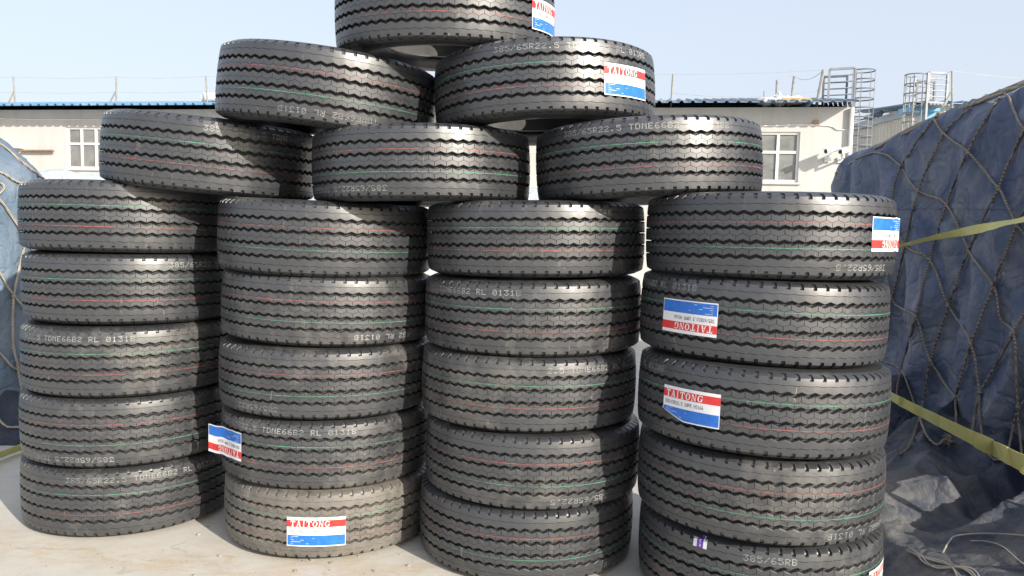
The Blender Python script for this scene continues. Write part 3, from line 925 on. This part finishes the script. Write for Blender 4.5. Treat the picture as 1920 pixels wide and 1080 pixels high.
# ropes along the crown of the right load
for k, (path, lab) in enumerate((([(1566, 322), (1600, 298), (1700, 240), (1760, 214), (1830, 189), (1925, 150)], 'thin pale rope along the top edge of the navy load'),
                               ([(1640, 266), (1700, 236), (1760, 206), (1830, 178), (1925, 139)], 'second pale rope just above the navy load edge'))):
    P = [on_right(px, py + 4 + 8 * k, 0.03) for px, py in path]
    tag(MB().tube(smooth_path(P, 8), 0.012, 6).build('edge_rope', M['rope_pale'], None, 60), lab, 'rope')
def on_left(px, py):
    return lay(BV_L, px, py, 0.02, lambda a, b: at_depth(a, b, 5.9))
LN = [('A', [(-60, 232), (-8, 262), (28, 292), (58, 318), (84, 336)]), ('A', [(-60, 296), (0, 322), (28, 338), (62, 352), (100, 380)]),
      ('B', [(-30, 330), (3, 345), (5, 356), (-4, 370), (20, 400), (40, 436), (62, 470)]), ('B', [(-30, 470), (0, 512), (26, 555), (50, 580), (80, 610)]),
      ('A', [(60, 430), (44, 470), (26, 555), (25, 640), (43, 735), (60, 790)]), ('A', [(-40, 640), (0, 660), (25, 690), (60, 700)]), ('B', [(-50, 690), (0, 790), (40, 800), (80, 802)])]
net(LN, 'cargo_net', 'pale rope net over the faded blue tarpaulin at left', on_left, 0.0085, M['rope_pale'], M['rope_pale'])

# ------------------------------------------------------------------ straps and loose twine
def taut(path, lift, n=6):
    q = smooth_path([(a, b, 0) for a, b in path], n)
    raw = [on_right(a.x, a.y, lift) for a in q]
    out = []
    for i in range(len(raw)):
        w = raw[max(0, i - 5):i + 6]
        dmin = min(p.dot(_fwd) for p in w)
        d = ray(q[i].x, q[i].y)
        avg = sum(p.dot(_fwd) for p in w) / len(w)
        out.append(CAM + d * ((0.75 * dmin + 0.25 * min(avg, raw[i].dot(_fwd))) / d.dot(_fwd)))
    return out
def strap(pts, widths, label, twist=None):
    P = [Vector(p) for p in pts]
    sm = smooth_path(P, 8 if len(P) < 12 else 2)
    rows = [[], []]; back = [[], []]
    n = len(sm)
    mb = MB()
    R0, R1 = [], []
    for i, p in enumerate(sm):
        t = i / (n - 1)
        a = sm[max(i - 1, 0)]; b = sm[min(i + 1, n - 1)]
        d = (b - a).normalized()
        ang = twist(t) if twist else 0
        u = Vector((0, 0, 1)); u = (u - d * u.dot(d)).normalized()
        s = d.cross(u)
        w = u * math.cos(ang) + s * math.sin(ang)
        k = t * (len(widths) - 1); j = min(int(k), len(widths) - 2)
        W = widths[j] + (widths[j + 1] - widths[j]) * (k - j)
        R0.append(p - w * W / 2); R1.append(p + w * W / 2)
    nrm = Vector((-0.003, -0.002, 0))
    mb.grid([R0, R1]); mb.grid([[p + nrm for p in R1], [p + nrm for p in R0]])
    mb.grid([[p + nrm for p in R0], R0]); mb.grid([R1, [p + nrm for p in R1]])
    return tag(mb.build('ratchet_strap', M['strap'], None, 60), label, 'strap', 'yellow webbing straps')
strap(taut(((1640, 468), (1690, 460), (1750, 446), (1820, 432), (1870, 422), (1925, 410), (2010, 393), (2100, 375)), 0.03), [0.022, 0.03, 0.05, 0.06, 0.06, 0.06], 'yellow strap stretched across the upper navy tarpaulin', lambda t: 0.9 * math.sin(t * 7))
strap(taut(((1630, 718), (1680, 748), (1760, 789), (1840, 829), (1930, 875), (2080, 950)), 0.05), [0.05, 0.065, 0.085, 0.10, 0.10], 'yellow strap slanting down across the lower navy tarpaulin', lambda t: 0.15 + 0.2 * t)
def gz_(px, py):
    d = ray(px, py); return CAM + d * ((0.05 - EYE) / d.z)
strap([gz_(-200, 930), gz_(-60, 876), gz_(0, 853), gz_(38, 839), gz_(90, 822)], [0.09, 0.09, 0.085, 0.08], 'yellow strap on the ground by the left load', lambda t: 0.7)
def twine(pts, r, label, mat='twine'):
    tag(MB().tube(smooth_path(pts, 8), r, 5).build('twine', M[mat], None, 60), label, 'twine', 'loose twine on the crumpled tarpaulin')
def gp(px, py, z):
    d = ray(px, py)
    return lay(BV_R, px, py, 0.02, lambda a, b: CAM + d * ((0.02 - EYE) / d.z))
twine([gp(1985, 1015, .28), gp(1920, 1004, .28), gp(1850, 1000, .28), gp(1795, 1004, .27), gp(1780, 1015, .26), gp(1768, 1036, .22)], 0.0036, 'pale twine arching over dark tarpaulin folds at bottom right')
twine([gp(1980, 1090, .24), gp(1920, 1058, .25), gp(1880, 1025, .26), gp(1850, 1015, .26), gp(1820, 1014, .25)], 0.003, 'thin pale twine curving down at bottom right corner')
tr = random.Random(4)
for k in range(5):
    jx = [tr.uniform(-9, 9) for _ in range(5)]; jy = [tr.uniform(-6, 6) for _ in range(5)]
    base_ = [(1690 + 9 * k, 1022 + 5 * k), (1730 + 6 * k, 1036 + 6 * k), (1778 + 7 * k, 1052 + 4 * k), (1802 + 8 * k, 1080), (1816 + 9 * k, 1112)]
    twine([gp(px + a, py + b, 0) for (px, py), a, b in zip(base_, jx, jy)], 0.0034, ('upper', 'second', 'middle', 'fourth', 'lowest')[k] + ' strand of the twine bundle by the rightmost stack')
# grit and small stones scattered round the foot of the stacks
gm_ = MB(); gr = random.Random(11)
for k in range(420):
    x = gr.uniform(-3.0, 2.2); y = gr.uniform(2.6, 3.7) + (0.35 * gr.random() if x < 0 else 0)
    r_ = 0.0025 + 0.006 * gr.random() ** 4
    gm_.grid(blob(x, y, r_ * 0.4, r_ * gr.uniform(.8, 1.5), r_, r_ * 0.7, k, 0.5, 6, 4))
gm_.build('grit', M['grit'])
tag(bpy.data.objects['grit'], 'fine grit and tiny stones scattered over the concrete', None, None, 'stuff')

# ------------------------------------------------------------------ tyres
RAD = 0.536
NP = 64
AMP = 0.0048
UCOL = [-0.022, 0.0, 0.022, 0.12, 0.25, 0.37, 0.478, 0.5, 0.522, 0.555, 0.57, 0.64, 0.72, 0.80, 0.865, 0.88]
def tri(u):
    u = u % 1.0
    return 1 - 4 * u if u < 0.5 else 4 * u - 3
SH = [(0.150, None), (0.155, 0.5205), (0.159, 0.5130), (0.1630, 0.5030)]
def crown(z):
    z = abs(z)
    base = lambda q: RAD - 0.30 * q * q - (1.1 * (q - 0.105) ** 2 if q > 0.105 else 0.0)
    c0 = base(0.150)
    if z <= 0.150: return base(z)
    P = [(0.150, c0)] + SH[1:]
    for (a, ra), (b, rb) in zip(P, P[1:]):
        if z <= b: return ra + (rb - ra) * (z - a) / (b - a)
    return P[-1][1]
def ring_mesh(rows, name, mat, smooth=28, flip=False):
    """rows: list of (z0, zig, depth_fn(u), wave) swept round the tyre"""
    cols = [(k + u) / NP * 2 * math.pi for k in range(NP) for u in UCOL]
    us = [u for k in range(NP) for u in UCOL]
    v = []; f = []
    nr = len(rows)
    for a, u in zip(cols, us):
        ca, sa = math.cos(a), math.sin(a)
        for z0, zig, dep, wave in rows:
            z = z0 + zig * AMP * tri(u) + wave * math.sin(2 * math.pi * (u + 0.1))
            r = crown(z0) - dep(u)
            v.append((r * ca, r * sa, z))
    n = len(cols)
    for i in range(n):
        j = (i + 1) % n
        for k in range(nr - 1):
            f.append((i * nr + k, j * nr + k, j * nr + k + 1, i * nr + k + 1))
    me = bpy.data.meshes.new(name); me.from_pydata(v, [], f); me.update()
    me.materials.append(mat); me.shade_smooth(); me.set_sharp_from_angle(angle=rad(smooth))
    return me
flat = lambda u: 0.0
def const(d): return lambda u: d
def cross(u0, d=0.0035):
    def g(u):
        return d if abs(((u - u0 + 0.5) % 1) - 0.5) < 0.005 else 0.0
    return g
up_c, lo_c = cross(0.0), cross(0.5)
def inner_rib(zc, hw):
    w = 0.0008
    return [(zc - hw, 1, const(0.0022), 0), (zc - hw + 0.0026, 1, lo_c, 0), (zc - w, 1, lo_c, 0), (zc, 1, const(0.0045), 0), (zc + w, 1, up_c, 0), (zc + hw - 0.0026, 1, up_c, 0), (zc + hw, 1, const(0.0022), 0)]
def notch(d):
    def g(u):
        u = u % 1
        return d if 0.56 < u < 0.87 else 0.0
    return g
def notch_round(d):
    def g(u):
        u = u % 1
        return d if 0.63 < u < 0.81 else 0.0
    return g
def dash(d):
    def g(u):
        u = u % 1
        return d if 0.05 < u < 0.79 else (0.3 * d if u < 0.9 else 0.0)
    return g
def shoulder(s):
    R_ = [(0.0918, 1, const(0.0022), 0), (0.0944, 1, flat, 0), (0.107, 0.3, flat, 0), (0.1200, 0, flat, 0.0014), (0.1210, 0, dash(0.0045), 0.0014), (0.1220, 0, flat, 0.0014), (0.131, 0, flat, 0), (0.1390, 0, flat, 0), (0.1420, 0, notch_round(0.006), 0),
          (0.1445, 0, notch(0.012), 0), (0.150, 0, notch(0.013), 0), (0.155, 0, notch(0.012), 0), (0.159, 0, notch(0.011), 0), (0.1618, 0, notch(0.009), 0), (0.1630, 0, notch(0.007), 0)]
    if s > 0: return R_
    return [(-z, zig, d, w) for z, zig, d, w in reversed(R_)]
def groove(zc, hw):
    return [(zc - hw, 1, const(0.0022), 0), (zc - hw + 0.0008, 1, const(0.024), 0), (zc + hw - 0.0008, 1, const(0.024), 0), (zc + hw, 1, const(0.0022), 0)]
ME = {}
ME['rib_mid'] = ring_mesh(inner_rib(0.0, 0.0218), 'tread_rib', M['rubber'])
ME['rib_up'] = ring_mesh(inner_rib(0.0568, 0.0218), 'tread_rib', M['rubber'])
ME['rib_lo'] = ring_mesh(inner_rib(-0.0568, 0.0218), 'tread_rib', M['rubber'])
ME['sh_up'] = ring_mesh(shoulder(1), 'shoulder_rib', M['rubber'])
ME['sh_lo'] = ring_mesh(shoulder(-1), 'shoulder_rib', M['rubber'])
gm = [ring_mesh(groove(z, 0.0066), 'g', M['rubber_shade']) for z in (-0.0852, -0.0284, 0.0284, 0.0852)]
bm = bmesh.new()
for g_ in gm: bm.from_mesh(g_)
me = bpy.data.meshes.new('tread_groove'); bm.to_mesh(me); bm.free(); me.materials.append(M['rubber_shade'])
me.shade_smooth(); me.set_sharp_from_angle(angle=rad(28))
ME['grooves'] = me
for g_ in gm: bpy.data.meshes.remove(g_)
def lathe(prof, name, mat, n=160, smooth=35):
    v = []; f = []; k = len(prof)
    for i in range(n):
        a = 2 * math.pi * i / n
        for z, r in prof: v.append((r * math.cos(a), r * math.sin(a), z))
    for i in range(n):
        j = (i + 1) % n
        for q in range(k - 1): f.append((i * k + q, j * k + q, j * k + q + 1, i * k + q + 1))
    me = bpy.data.meshes.new(name); me.from_pydata(v, [], f); me.update(); me.materials.append(mat)
    me.shade_smooth(); me.set_sharp_from_angle(angle=rad(smooth)); return me
side = [(0.1626, 0.5038), (0.1655, 0.4972), (0.1675, 0.4945), (0.1688, 0.4900), (0.1680, 0.4875), (0.1705, 0.4790), (0.1725, 0.4660), (0.1734, 0.452), (0.1735, 0.435), (0.1720, 0.405), (0.1660, 0.370), (0.1640, 0.366), (0.1600, 0.358), (0.150, 0.330), (0.140, 0.305), (0.135, 0.298), (0.130, 0.289), (0.122, 0.285), (0.116, 0.288)]
ME['side_up'] = lathe(side, 'sidewall', M['rubber_side'])
ME['side_lo'] = lathe([(-z, r) for z, r in reversed(side)], 'sidewall', M['rubber_side'])
il = [(0.116, 0.288), (0.126, 0.325), (0.148, 0.385), (0.154, 0.43), (0.150, 0.465), (0.130, 0.492), (0.10, 0.504), (0.05, 0.508)]
ME['liner'] = lathe([(z, r) for z, r in il] + [(-z, r) for z, r in reversed(il)], 'inner_liner', M['rubber_shade'])
for nm, z0, mt in (('green', 0.0490, 'green_line'), ('red', -0.0505, 'red_line')):
    w = 0.0013
    ME[nm] = lathe([(z0 - w, crown(z0) + 0.0005), (z0 + w, crown(z0) + 0.0005)], nm + '_line', M[mt], 256)

# dot matrix characters, 5 x 7
FONT = {'0': '01110100011001110101110011000101110', '1': '00100011000010000100001000010001110', '2': '01110100010000100110010001000011111', '3': '11111000100010000010000011000101110',
 '4': '00010001100101010010111110001000010', '5': '11111100001111000001000011000101110', '6': '00110010001000011110100011000101110', '8': '01110100011000101110100011000101110',
 '/': '00001000010001000100010001000010000', '.': '00000000000000000000000000110001100', 'R': '11110100011000111110101001001010001', 'T': '11111001000010000100001000010000100',
 'D': '11110100011000110001100011000111110', 'N': '10001110011010110011100011000110001', 'E': '11111100001000011110100001000011111', 'B': '11110100011000111110100011000111110',
 'L': '10000100001000010000100001000011111', 'P': '11110100011000111110100001000010000', 'H': '10001100011000111111100011000110001', 'S': '01111100001000001110000010000111110',
 'K': '10001100101010011000101001001010001', 'A': '01110100011000111111100011000110001', ' ': '0' * 35}
CH = 0.0268
DTH = CH / 0.532
def lettering_mesh(text):
    mb = MB()
    for i, chv in enumerate(text):
        g_ = FONT[chv]
        for r in range(7):
            for c_ in range(5):
                if g_[r * 5 + c_] != '1': continue
                x0 = i * CH + c_ * 0.0040; z0 = 0.1075 + (6 - r) * 0.0036
                pts = []
                for x, z in ((x0, z0), (x0 + 0.0034, z0), (x0 + 0.0034, z0 + 0.0025), (x0, z0 + 0.0025)):
                    a = x / 0.532; rr = crown(z) + 0.0005
                    pts.append((rr * math.cos(a), rr * math.sin(a), z))
                mb.poly(pts)
    return mb.mesh('lettering', M['lettering'])
TXT = {'a': '385/65R22.5 TDNE66B2 RL 0131B', 'b': '385/65R22.5 TDNE66B2 RL 0130B', 'c': '385/65R22.5 TDNE66B2 RL 0134B', 'd': '385/65RB', 'e': ' ' * 26 + '34B', 'f': '385/65R22.5', 'g': ' ' * 28 + 'B', 'h': ' ' * 8 + '2.5 TDNE66B2 RL 0131', 'i': ' ' * 12 + 'TDNE66B2 RL 0131B', 'j': '385/65R22'}
LM = {k: lettering_mesh(v) for k, v in TXT.items()}

# serif capitals for the paper label, unit boxes
def ring(cx, cy, rx, ry, tx, ty, a0, a1, n=12):
    out = []
    for k in range(n):
        t0 = rad(a0 + (a1 - a0) * k / n); t1 = rad(a0 + (a1 - a0) * (k + 1) / n)
        out.append([(cx + rx * math.cos(t0), cy + ry * math.sin(t0)), (cx + rx * math.cos(t1), cy + ry * math.sin(t1)),
                    (cx + (rx - tx) * math.cos(t1), cy + (ry - ty) * math.sin(t1)), (cx + (rx - tx) * math.cos(t0), cy + (ry - ty) * math.sin(t0))])
    return out
def rc(x0, y0, x1, y1): return [(x0, y0), (x1, y0), (x1, y1), (x0, y1)]
GL_ = {'T': [rc(0, .88, 1, 1), rc(0, .68, .1, .88), rc(.9, .68, 1, .88), rc(.38, .09, .62, .88), rc(.22, 0, .78, .09)],
       'A': [[(.40, 1), (.60, 1), (.94, .09), (.68, .09)], [(.40, 1), (.49, 1), (.22, .09), (.11, .09)], rc(.27, .30, .70, .39), rc(0, 0, .34, .09), rc(.56, 0, 1, .09)],
       'I': [rc(.25, 0, .75, .09), rc(.36, .09, .64, .91), rc(.25, .91, .75, 1)],
       'O': ring(.5, .5, .5, .5, .24, .1, 0, 360, 20),
       'N': [rc(.1, .09, .2, .91), rc(.8, 0, .9, .91), [(.1, .95), (.32, .95), (.9, 0), (.72, 0)], rc(0, .91, .3, 1), rc(.68, .91, 1, 1), rc(0, 0, .34, .09)],
       'G': ring(.5, .5, .5, .5, .24, .1, 45, 335, 18) + [rc(.62, .36, 1, .46), rc(.74, .08, .94, .36), rc(.86, .66, .95, .95)]}
LW, LH = 0.275, 0.138
def dotted(text, x0, z0, w, h):
    out = []
    cw = w / len(text)
    for i, chv in enumerate(text):
        g_ = FONT[chv]
        for r in range(7):
            for c_ in range(5):
                if g_[r * 5 + c_] == '1':
                    x = x0 + i * cw + c_ * cw * 0.16; z = z0 + (6 - r) * h / 7
                    out.append(rc(x, z, x + cw * 0.165, z + h / 7 * 1.02))
    return out
def label_shapes():
    red, white, black, blue = [], [], [], []
    red.append(rc(0, 0.665 * LH, LW, 0.905 * LH))
    x = 0.018
    for chv in 'TAITONG':
        w = 0.0225 if chv != 'I' else 0.0145
        for p in GL_[chv]:
            white.append([(x + u * w + (v - 0.5) * 0.002, 0.685 * LH + v * 0.20 * LH) for u, v in p])
        x += w + 0.0055
    black += dotted('385/65R22.5 20PR HS166', 0.012, 0.475 * LH, 0.195, 0.105 * LH)
    blue.append(rc(0.003, 0.035 * LH, LW - 0.003, 0.385 * LH))
    for k, wd in enumerate((0.035, 0.11, 0.062, 0.045, 0.085)):
        z = (0.335 - 0.060 * k) * LH
        white.append(rc(0.02, z, 0.02 + wd, z + 0.010 * LH))
    return red, white, black, blue
SHAPES = label_shapes()
def subdiv_rect(p, nx=10, nz=3):
    (x0, z0), (x1, z1) = p[0], p[2]
    out = []
    for i in range(nx):
        for j in range(nz):
            out.append(rc(x0 + (x1 - x0) * i / nx, z0 + (z1 - z0) * j / nz, x0 + (x1 - x0) * (i + 1) / nx, z0 + (z1 - z0) * (j + 1) / nz))
    return out

# survey of the stacks: centre x, y, z, lean of the axis
TY = {11: (-2.061, 4.349, 1.592, 0.0227, 0.0040), 12: (-2.063, 4.360, 1.239, 0.0147, -0.0020), 13: (-2.065, 4.341, 0.884, 0.0056, -0.0127), 14: (-2.080, 4.341, 0.532, 0.0108, -0.0095), 15: (-2.088, 4.349, 0.180, 0.012, -0.0060),
      21: (-0.959, 4.142, 1.526, -0.0095, 0.0255), 22: (-0.952, 4.163, 1.185, 0.0081, 0.0255), 23: (-0.957, 4.145, 0.844, 0.0069, 0.0055), 24: (-0.956, 4.163, 0.506, 0.0052, 0.0084), 25: (-0.941, 4.159, 0.172, 0.012, 0.0025),
      31: (0.111, 3.996, 1.542, 0.0103, -0.0188), 32: (0.106, 3.987, 1.192, 0.0028, -0.0124), 33: (0.094, 3.976, 0.849, 0.0146, -0.0014), 34: (0.118, 3.956, 0.507, 0.0124, 0.0014), 35: (0.097, 3.965, 0.172, 0.0050, 0.0068),
      41: (1.140, 3.621, 1.581, 0.0198, -0.0031), 42: (1.129, 3.624, 1.233, 0.0127, 0.0242), 43: (1.121, 3.550, 0.880, 0.0294, 0.0240), 44: (1.132, 3.569, 0.528, 0.0178, 0.0150), 45: (1.153, 3.593, 0.179, 0.0069, 0.0014),
      51: (-1.599, 4.281, 1.924, -0.0244, 0.0845), 52: (-0.460, 4.027, 1.868, 0.0134, -0.0228), 53: (0.637, 3.896, 1.904, 0.0266, -0.0548),
      61: (-0.941, 4.086, 2.224, -0.0290, 0.1052), 62: (0.137, 3.994, 2.230, 0.0418, -0.0495), 71: (-0.355, 4.035, 2.588, -0.0494, -0.0142)}
# flipped?, text variant, anchor pixel, anchor character, dust
INFO = {11: (0, 'a', None, 0, .16), 12: (0, 'a', 318, 0, .18), 13: (0, 'a', 245, 28, .30), 14: (1, 'a', 213, 0, .30), 15: (0, 'a', 122, 0, .34),
        21: (1, 'a', None, 0, .20), 22: (1, 'a', 672, 28, .36), 23: (1, 'j', 520, 0, .38), 24: (0, 'a', 660, 28, .36), 25: (0, 'a', 462, 28, .78),
        31: (0, 'e', 1140, 28, .26), 32: (0, 'i', 968, 28, .38), 33: (0, 'h', 1028, 8, .40), 34: (1, 'f', 1138, 0, .36), 35: (1, 'g', 1138, 28, .26),
        41: (1, 'f', 1660, 0, .08), 42: (0, 'a', 1298, 28, .12), 43: (0, 'b', 1240, 28, .20), 44: (1, 'a', 1560, 28, .36), 45: (0, 'd', 1393, 0, .24),
        51: (0, 'a', 382, 0, .12), 52: (1, 'a', 725, 0, .14), 53: (0, 'b', 1057, 0, .12), 61: (1, 'i', 530, 28, .12), 62: (0, 'b', 925, 0, .12), 71: (0, 'a', None, 0, .22)}
COLN = {1: 'leftmost stack', 2: 'second stack from left', 3: 'third stack from left', 4: 'rightmost stack'}
LEVN = {1: 'topmost tyre of the ', 2: 'second tyre from the top of the ', 3: 'middle tyre of the ', 4: 'second tyre from the ground in the ', 5: 'bottom tyre of the '}
EXTRA = {25: ', paper label on its dusty tread', 24: ', paper label peeling', 41: ', upside-down paper label at its right edge', 42: ', with a flat upside-down paper label', 43: ', with an upright torn paper label', 45: ', with a small purple and white sticker', 15: ', pale size lettering on its upper shoulder', 34: ', upside-down size lettering', 35: ', standing on the ground', 21: ', half in shadow', 31: ', with dark diagonal shadow at right'}
SPECIAL = {51: 'tilted black tyre resting on the leftmost and second stacks', 52: 'black tyre in the middle of the three-tyre row above the stacks', 53: 'black tyre resting on the third and rightmost stacks', 61: 'black tyre tilted right, left of the two below the pyramid top', 62: 'black tyre with a paper label, right of the two below pyramid top', 71: 'single black tyre at the top of the pyramid, cut by the frame'}
ZS = {1: 1.015, 2: 0.972, 3: 0.99, 4: 1.008, 5: 0.985, 6: 0.985, 7: 1.0}
def axis_quat(k):
    tx, ty = TY[k][3], TY[k][4]
    return Vector((0, 0, 1)).rotation_difference(Vector((ty, tx, 1)).normalized())
def angle_for(k, px, zo):
    """world angle round the tyre whose surface point is seen at column px"""
    C = Vector(TY[k][:3]); Q = axis_quat(k); best = None
    for i in range(0, 721):
        a = -math.pi + math.pi * i / 720
        n = Vector((math.cos(a), math.sin(a), 0))
        p = C + Q @ (n * crown(zo) + Vector((0, 0, zo)))
        if (Q @ n).dot(CAM - p) <= 0: continue
        e = abs(project(p)[0] - px)
        if best is None or e < best[0]: best = (e, a)
    return best[1]
def angle_z_for(k, px, py):
    z = 0.0
    for _ in range(6):
        a = angle_for(k, px, z)
        p = Vector(TY[k][:3]) + axis_quat(k) @ Vector((RAD * math.cos(a), RAD * math.sin(a), z))
        e = py - project(p)[1]
        z -= e / FPX * (p - CAM).dot(_fwd) * 0.9
        z = max(-0.14, min(0.14, z))
    return a, z
LOCAL = {}
def make_tyre(k):
    flip, var, apx, aidx, dust = INFO[k]
    X = TY[k]
    if apx is None:
        beta = rad(40) if not flip else rad(140)
    else:
        th = angle_for(k, apx, -0.11 if flip else 0.11)
        beta = th + aidx * DTH if flip else th - aidx * DTH
    spin = Quaternion((0, 0, 1), beta)
    if flip: spin = spin @ Quaternion((1, 0, 0), math.pi)
    root = empty('truck_tyre', X[:3], axis_quat(k) @ spin)
    zs = {51: 1.05, 21: 1.02, 61: 1.03}.get(k, ZS[k // 10])
    rr_ = random.Random(k * 17)
    root.scale = (1 + rr_.uniform(-0.006, 0.004), 1 + rr_.uniform(-0.006, 0.004), zs)
    lab = SPECIAL.get(k) or (LEVN[k % 10] + COLN[k // 10] + EXTRA.get(k, ''))
    tag(root, lab, 'tyre', 'new truck tyres piled in a pyramid')
    LOCAL[k] = (root, spin, zs)
    for nm, key in (('tread_groove', 'grooves'), ('tread_rib', 'rib_up'), ('tread_rib', 'rib_mid'), ('tread_rib', 'rib_lo'), ('shoulder_rib', 'sh_up'), ('shoulder_rib', 'sh_lo'),
                    ('sidewall', 'side_up'), ('sidewall', 'side_lo'), ('inner_liner', 'liner'), ('green_line', 'green'), ('red_line', 'red')):
        o = link(nm, ME[key], root); o['seed'] = k * 1.37 % 9.0; o['dust'] = dust
    o = link('lettering', LM[var], root); o['seed'] = k * 2.11 % 7.0; o['dust'] = dust
    o['label'] = 'pale dotted size lettering'; o['kind'] = 'stuff'
    return root
for k in TY: make_tyre(k)

def paper_label(k, px, py, upright=True, peel=None, torn=False):
    root, spin, zs = LOCAL[k]
    ga, gz = angle_z_for(k, px, py)
    inv = spin.inverted()
    R0 = RAD + 0.001
    rnd = random.Random(k)
    def surf(x, z, off):
        """label plane coords -> tyre local"""
        if not upright: x, z = LW - x, LH - z
        s = x - LW / 2; zz = gz + (z - LH / 2)
        wob = 0.0006 * noise.noise(Vector((x * 12, z * 12, k)))
        if torn:
            dmp = max(0, (0.42 - x / LW)) * max(0, 0.35 - z / LH) * 0.5
            zz += dmp * 0.55; wob += dmp * 0.05
        if peel and ((s < peel[0]) if peel[1] < 0 else (s > peel[0])):
            e = s - peel[0]
            a = ga + peel[0] / R0
            t_ = Vector((-math.sin(a), math.cos(a), 0)); n_ = Vector((math.cos(a), math.sin(a), 0))
            p = n_ * (R0 + off + wob * 3 + peel[2] * e * e) + t_ * e
            zz += peel[3] * e + 0.002 * math.sin(e * 60)
        else:
            a = ga + s / R0
            p = Vector((math.cos(a), math.sin(a), 0)) * (R0 + off + wob)
        q = inv @ Vector((p.x, p.y, zz))
        return Vector((q.x, q.y, q.z / zs))
    def mk(polys, off):
        mb = MB()
        for p in polys: mb.poly([surf(x, z, off) for x, z in p])
        return mb
    red, white, black, blue = SHAPES
    base = subdiv_rect(rc(0, 0, LW, LH), 28, 10)
    mb = mk(base, 0.0008)
    lo = mk(base, 0.0003)
    n0 = len(mb.v); mb.v += lo.v; mb.f += [tuple(n0 + i for i in reversed(f)) for f in lo.f]
    po = mb.build('paper_label', M['paper'], root)
    po['label'] = 'white paper label with red and blue bands'
    mk(sum([subdiv_rect(p, 28, 3) for p in red], []), 0.0011).build('red_band', M['ink_red'], po)
    mk(sum([subdiv_rect(p, 28, 4) for p in blue], []), 0.0011).build('blue_band', M['ink_blue'], po)
    mk(white, 0.0018).build('white_print', M['ink_white'], po)['kind'] = 'stuff'
    mk(black, 0.0014).build('size_print', M['ink_black'], po)['kind'] = 'stuff'
paper_label(25, 592, 998)
paper_label(24, 427, 828, False, (0.045, -1, 0.9, 0.02))
paper_label(41, 1668, 440, False, (0.06, 1, 0.3, 0.03))
paper_label(42, 1288, 595, False)
paper_label(43, 1291, 762, True, None, True)
paper_label(62, 1177, 153)
paper_label(71, 1026, 34)
paper_label(45, 1650, 1085)
# small sticker on the bottom right tyre
root, spin, zs = LOCAL[45]
ga, gz = angle_z_for(45, 1313, 1006)
inv = spin.inverted()
def sq(x, z, off):
    a = ga + x / RAD
    rr = crown(gz + z) + off
    q = inv @ Vector((rr * math.cos(a), rr * math.sin(a), gz + z))
    return (q.x, q.y, q.z / zs)
def sheet(shapes, off):
    mb = MB()
    for p in shapes: mb.poly([sq(x, z, off) for x, z in p])
    return mb
st_o = sheet(subdiv_rect(rc(-0.031, -0.022, 0.031, 0.022), 6, 5), 0.0022).build('sticker', M['paper'], root)
st_o['label'] = 'small white sticker with purple panel'
sheet(subdiv_rect(rc(-0.014, -0.0215, 0.014, 0.0215), 3, 5), 0.0030).build('purple_panel', M['ink_purple'], st_o)
kk = []
for i, chv in enumerate('KA'):
    for p in dotted(chv, 0, 0, 0.014, 0.010):
        # lettering runs up the panel
        kk.append([(0.006 - z, -0.016 + i * 0.016 + x) for x, z in p])
sheet(kk, 0.0036).build('sticker_print', M['ink_white'], st_o)
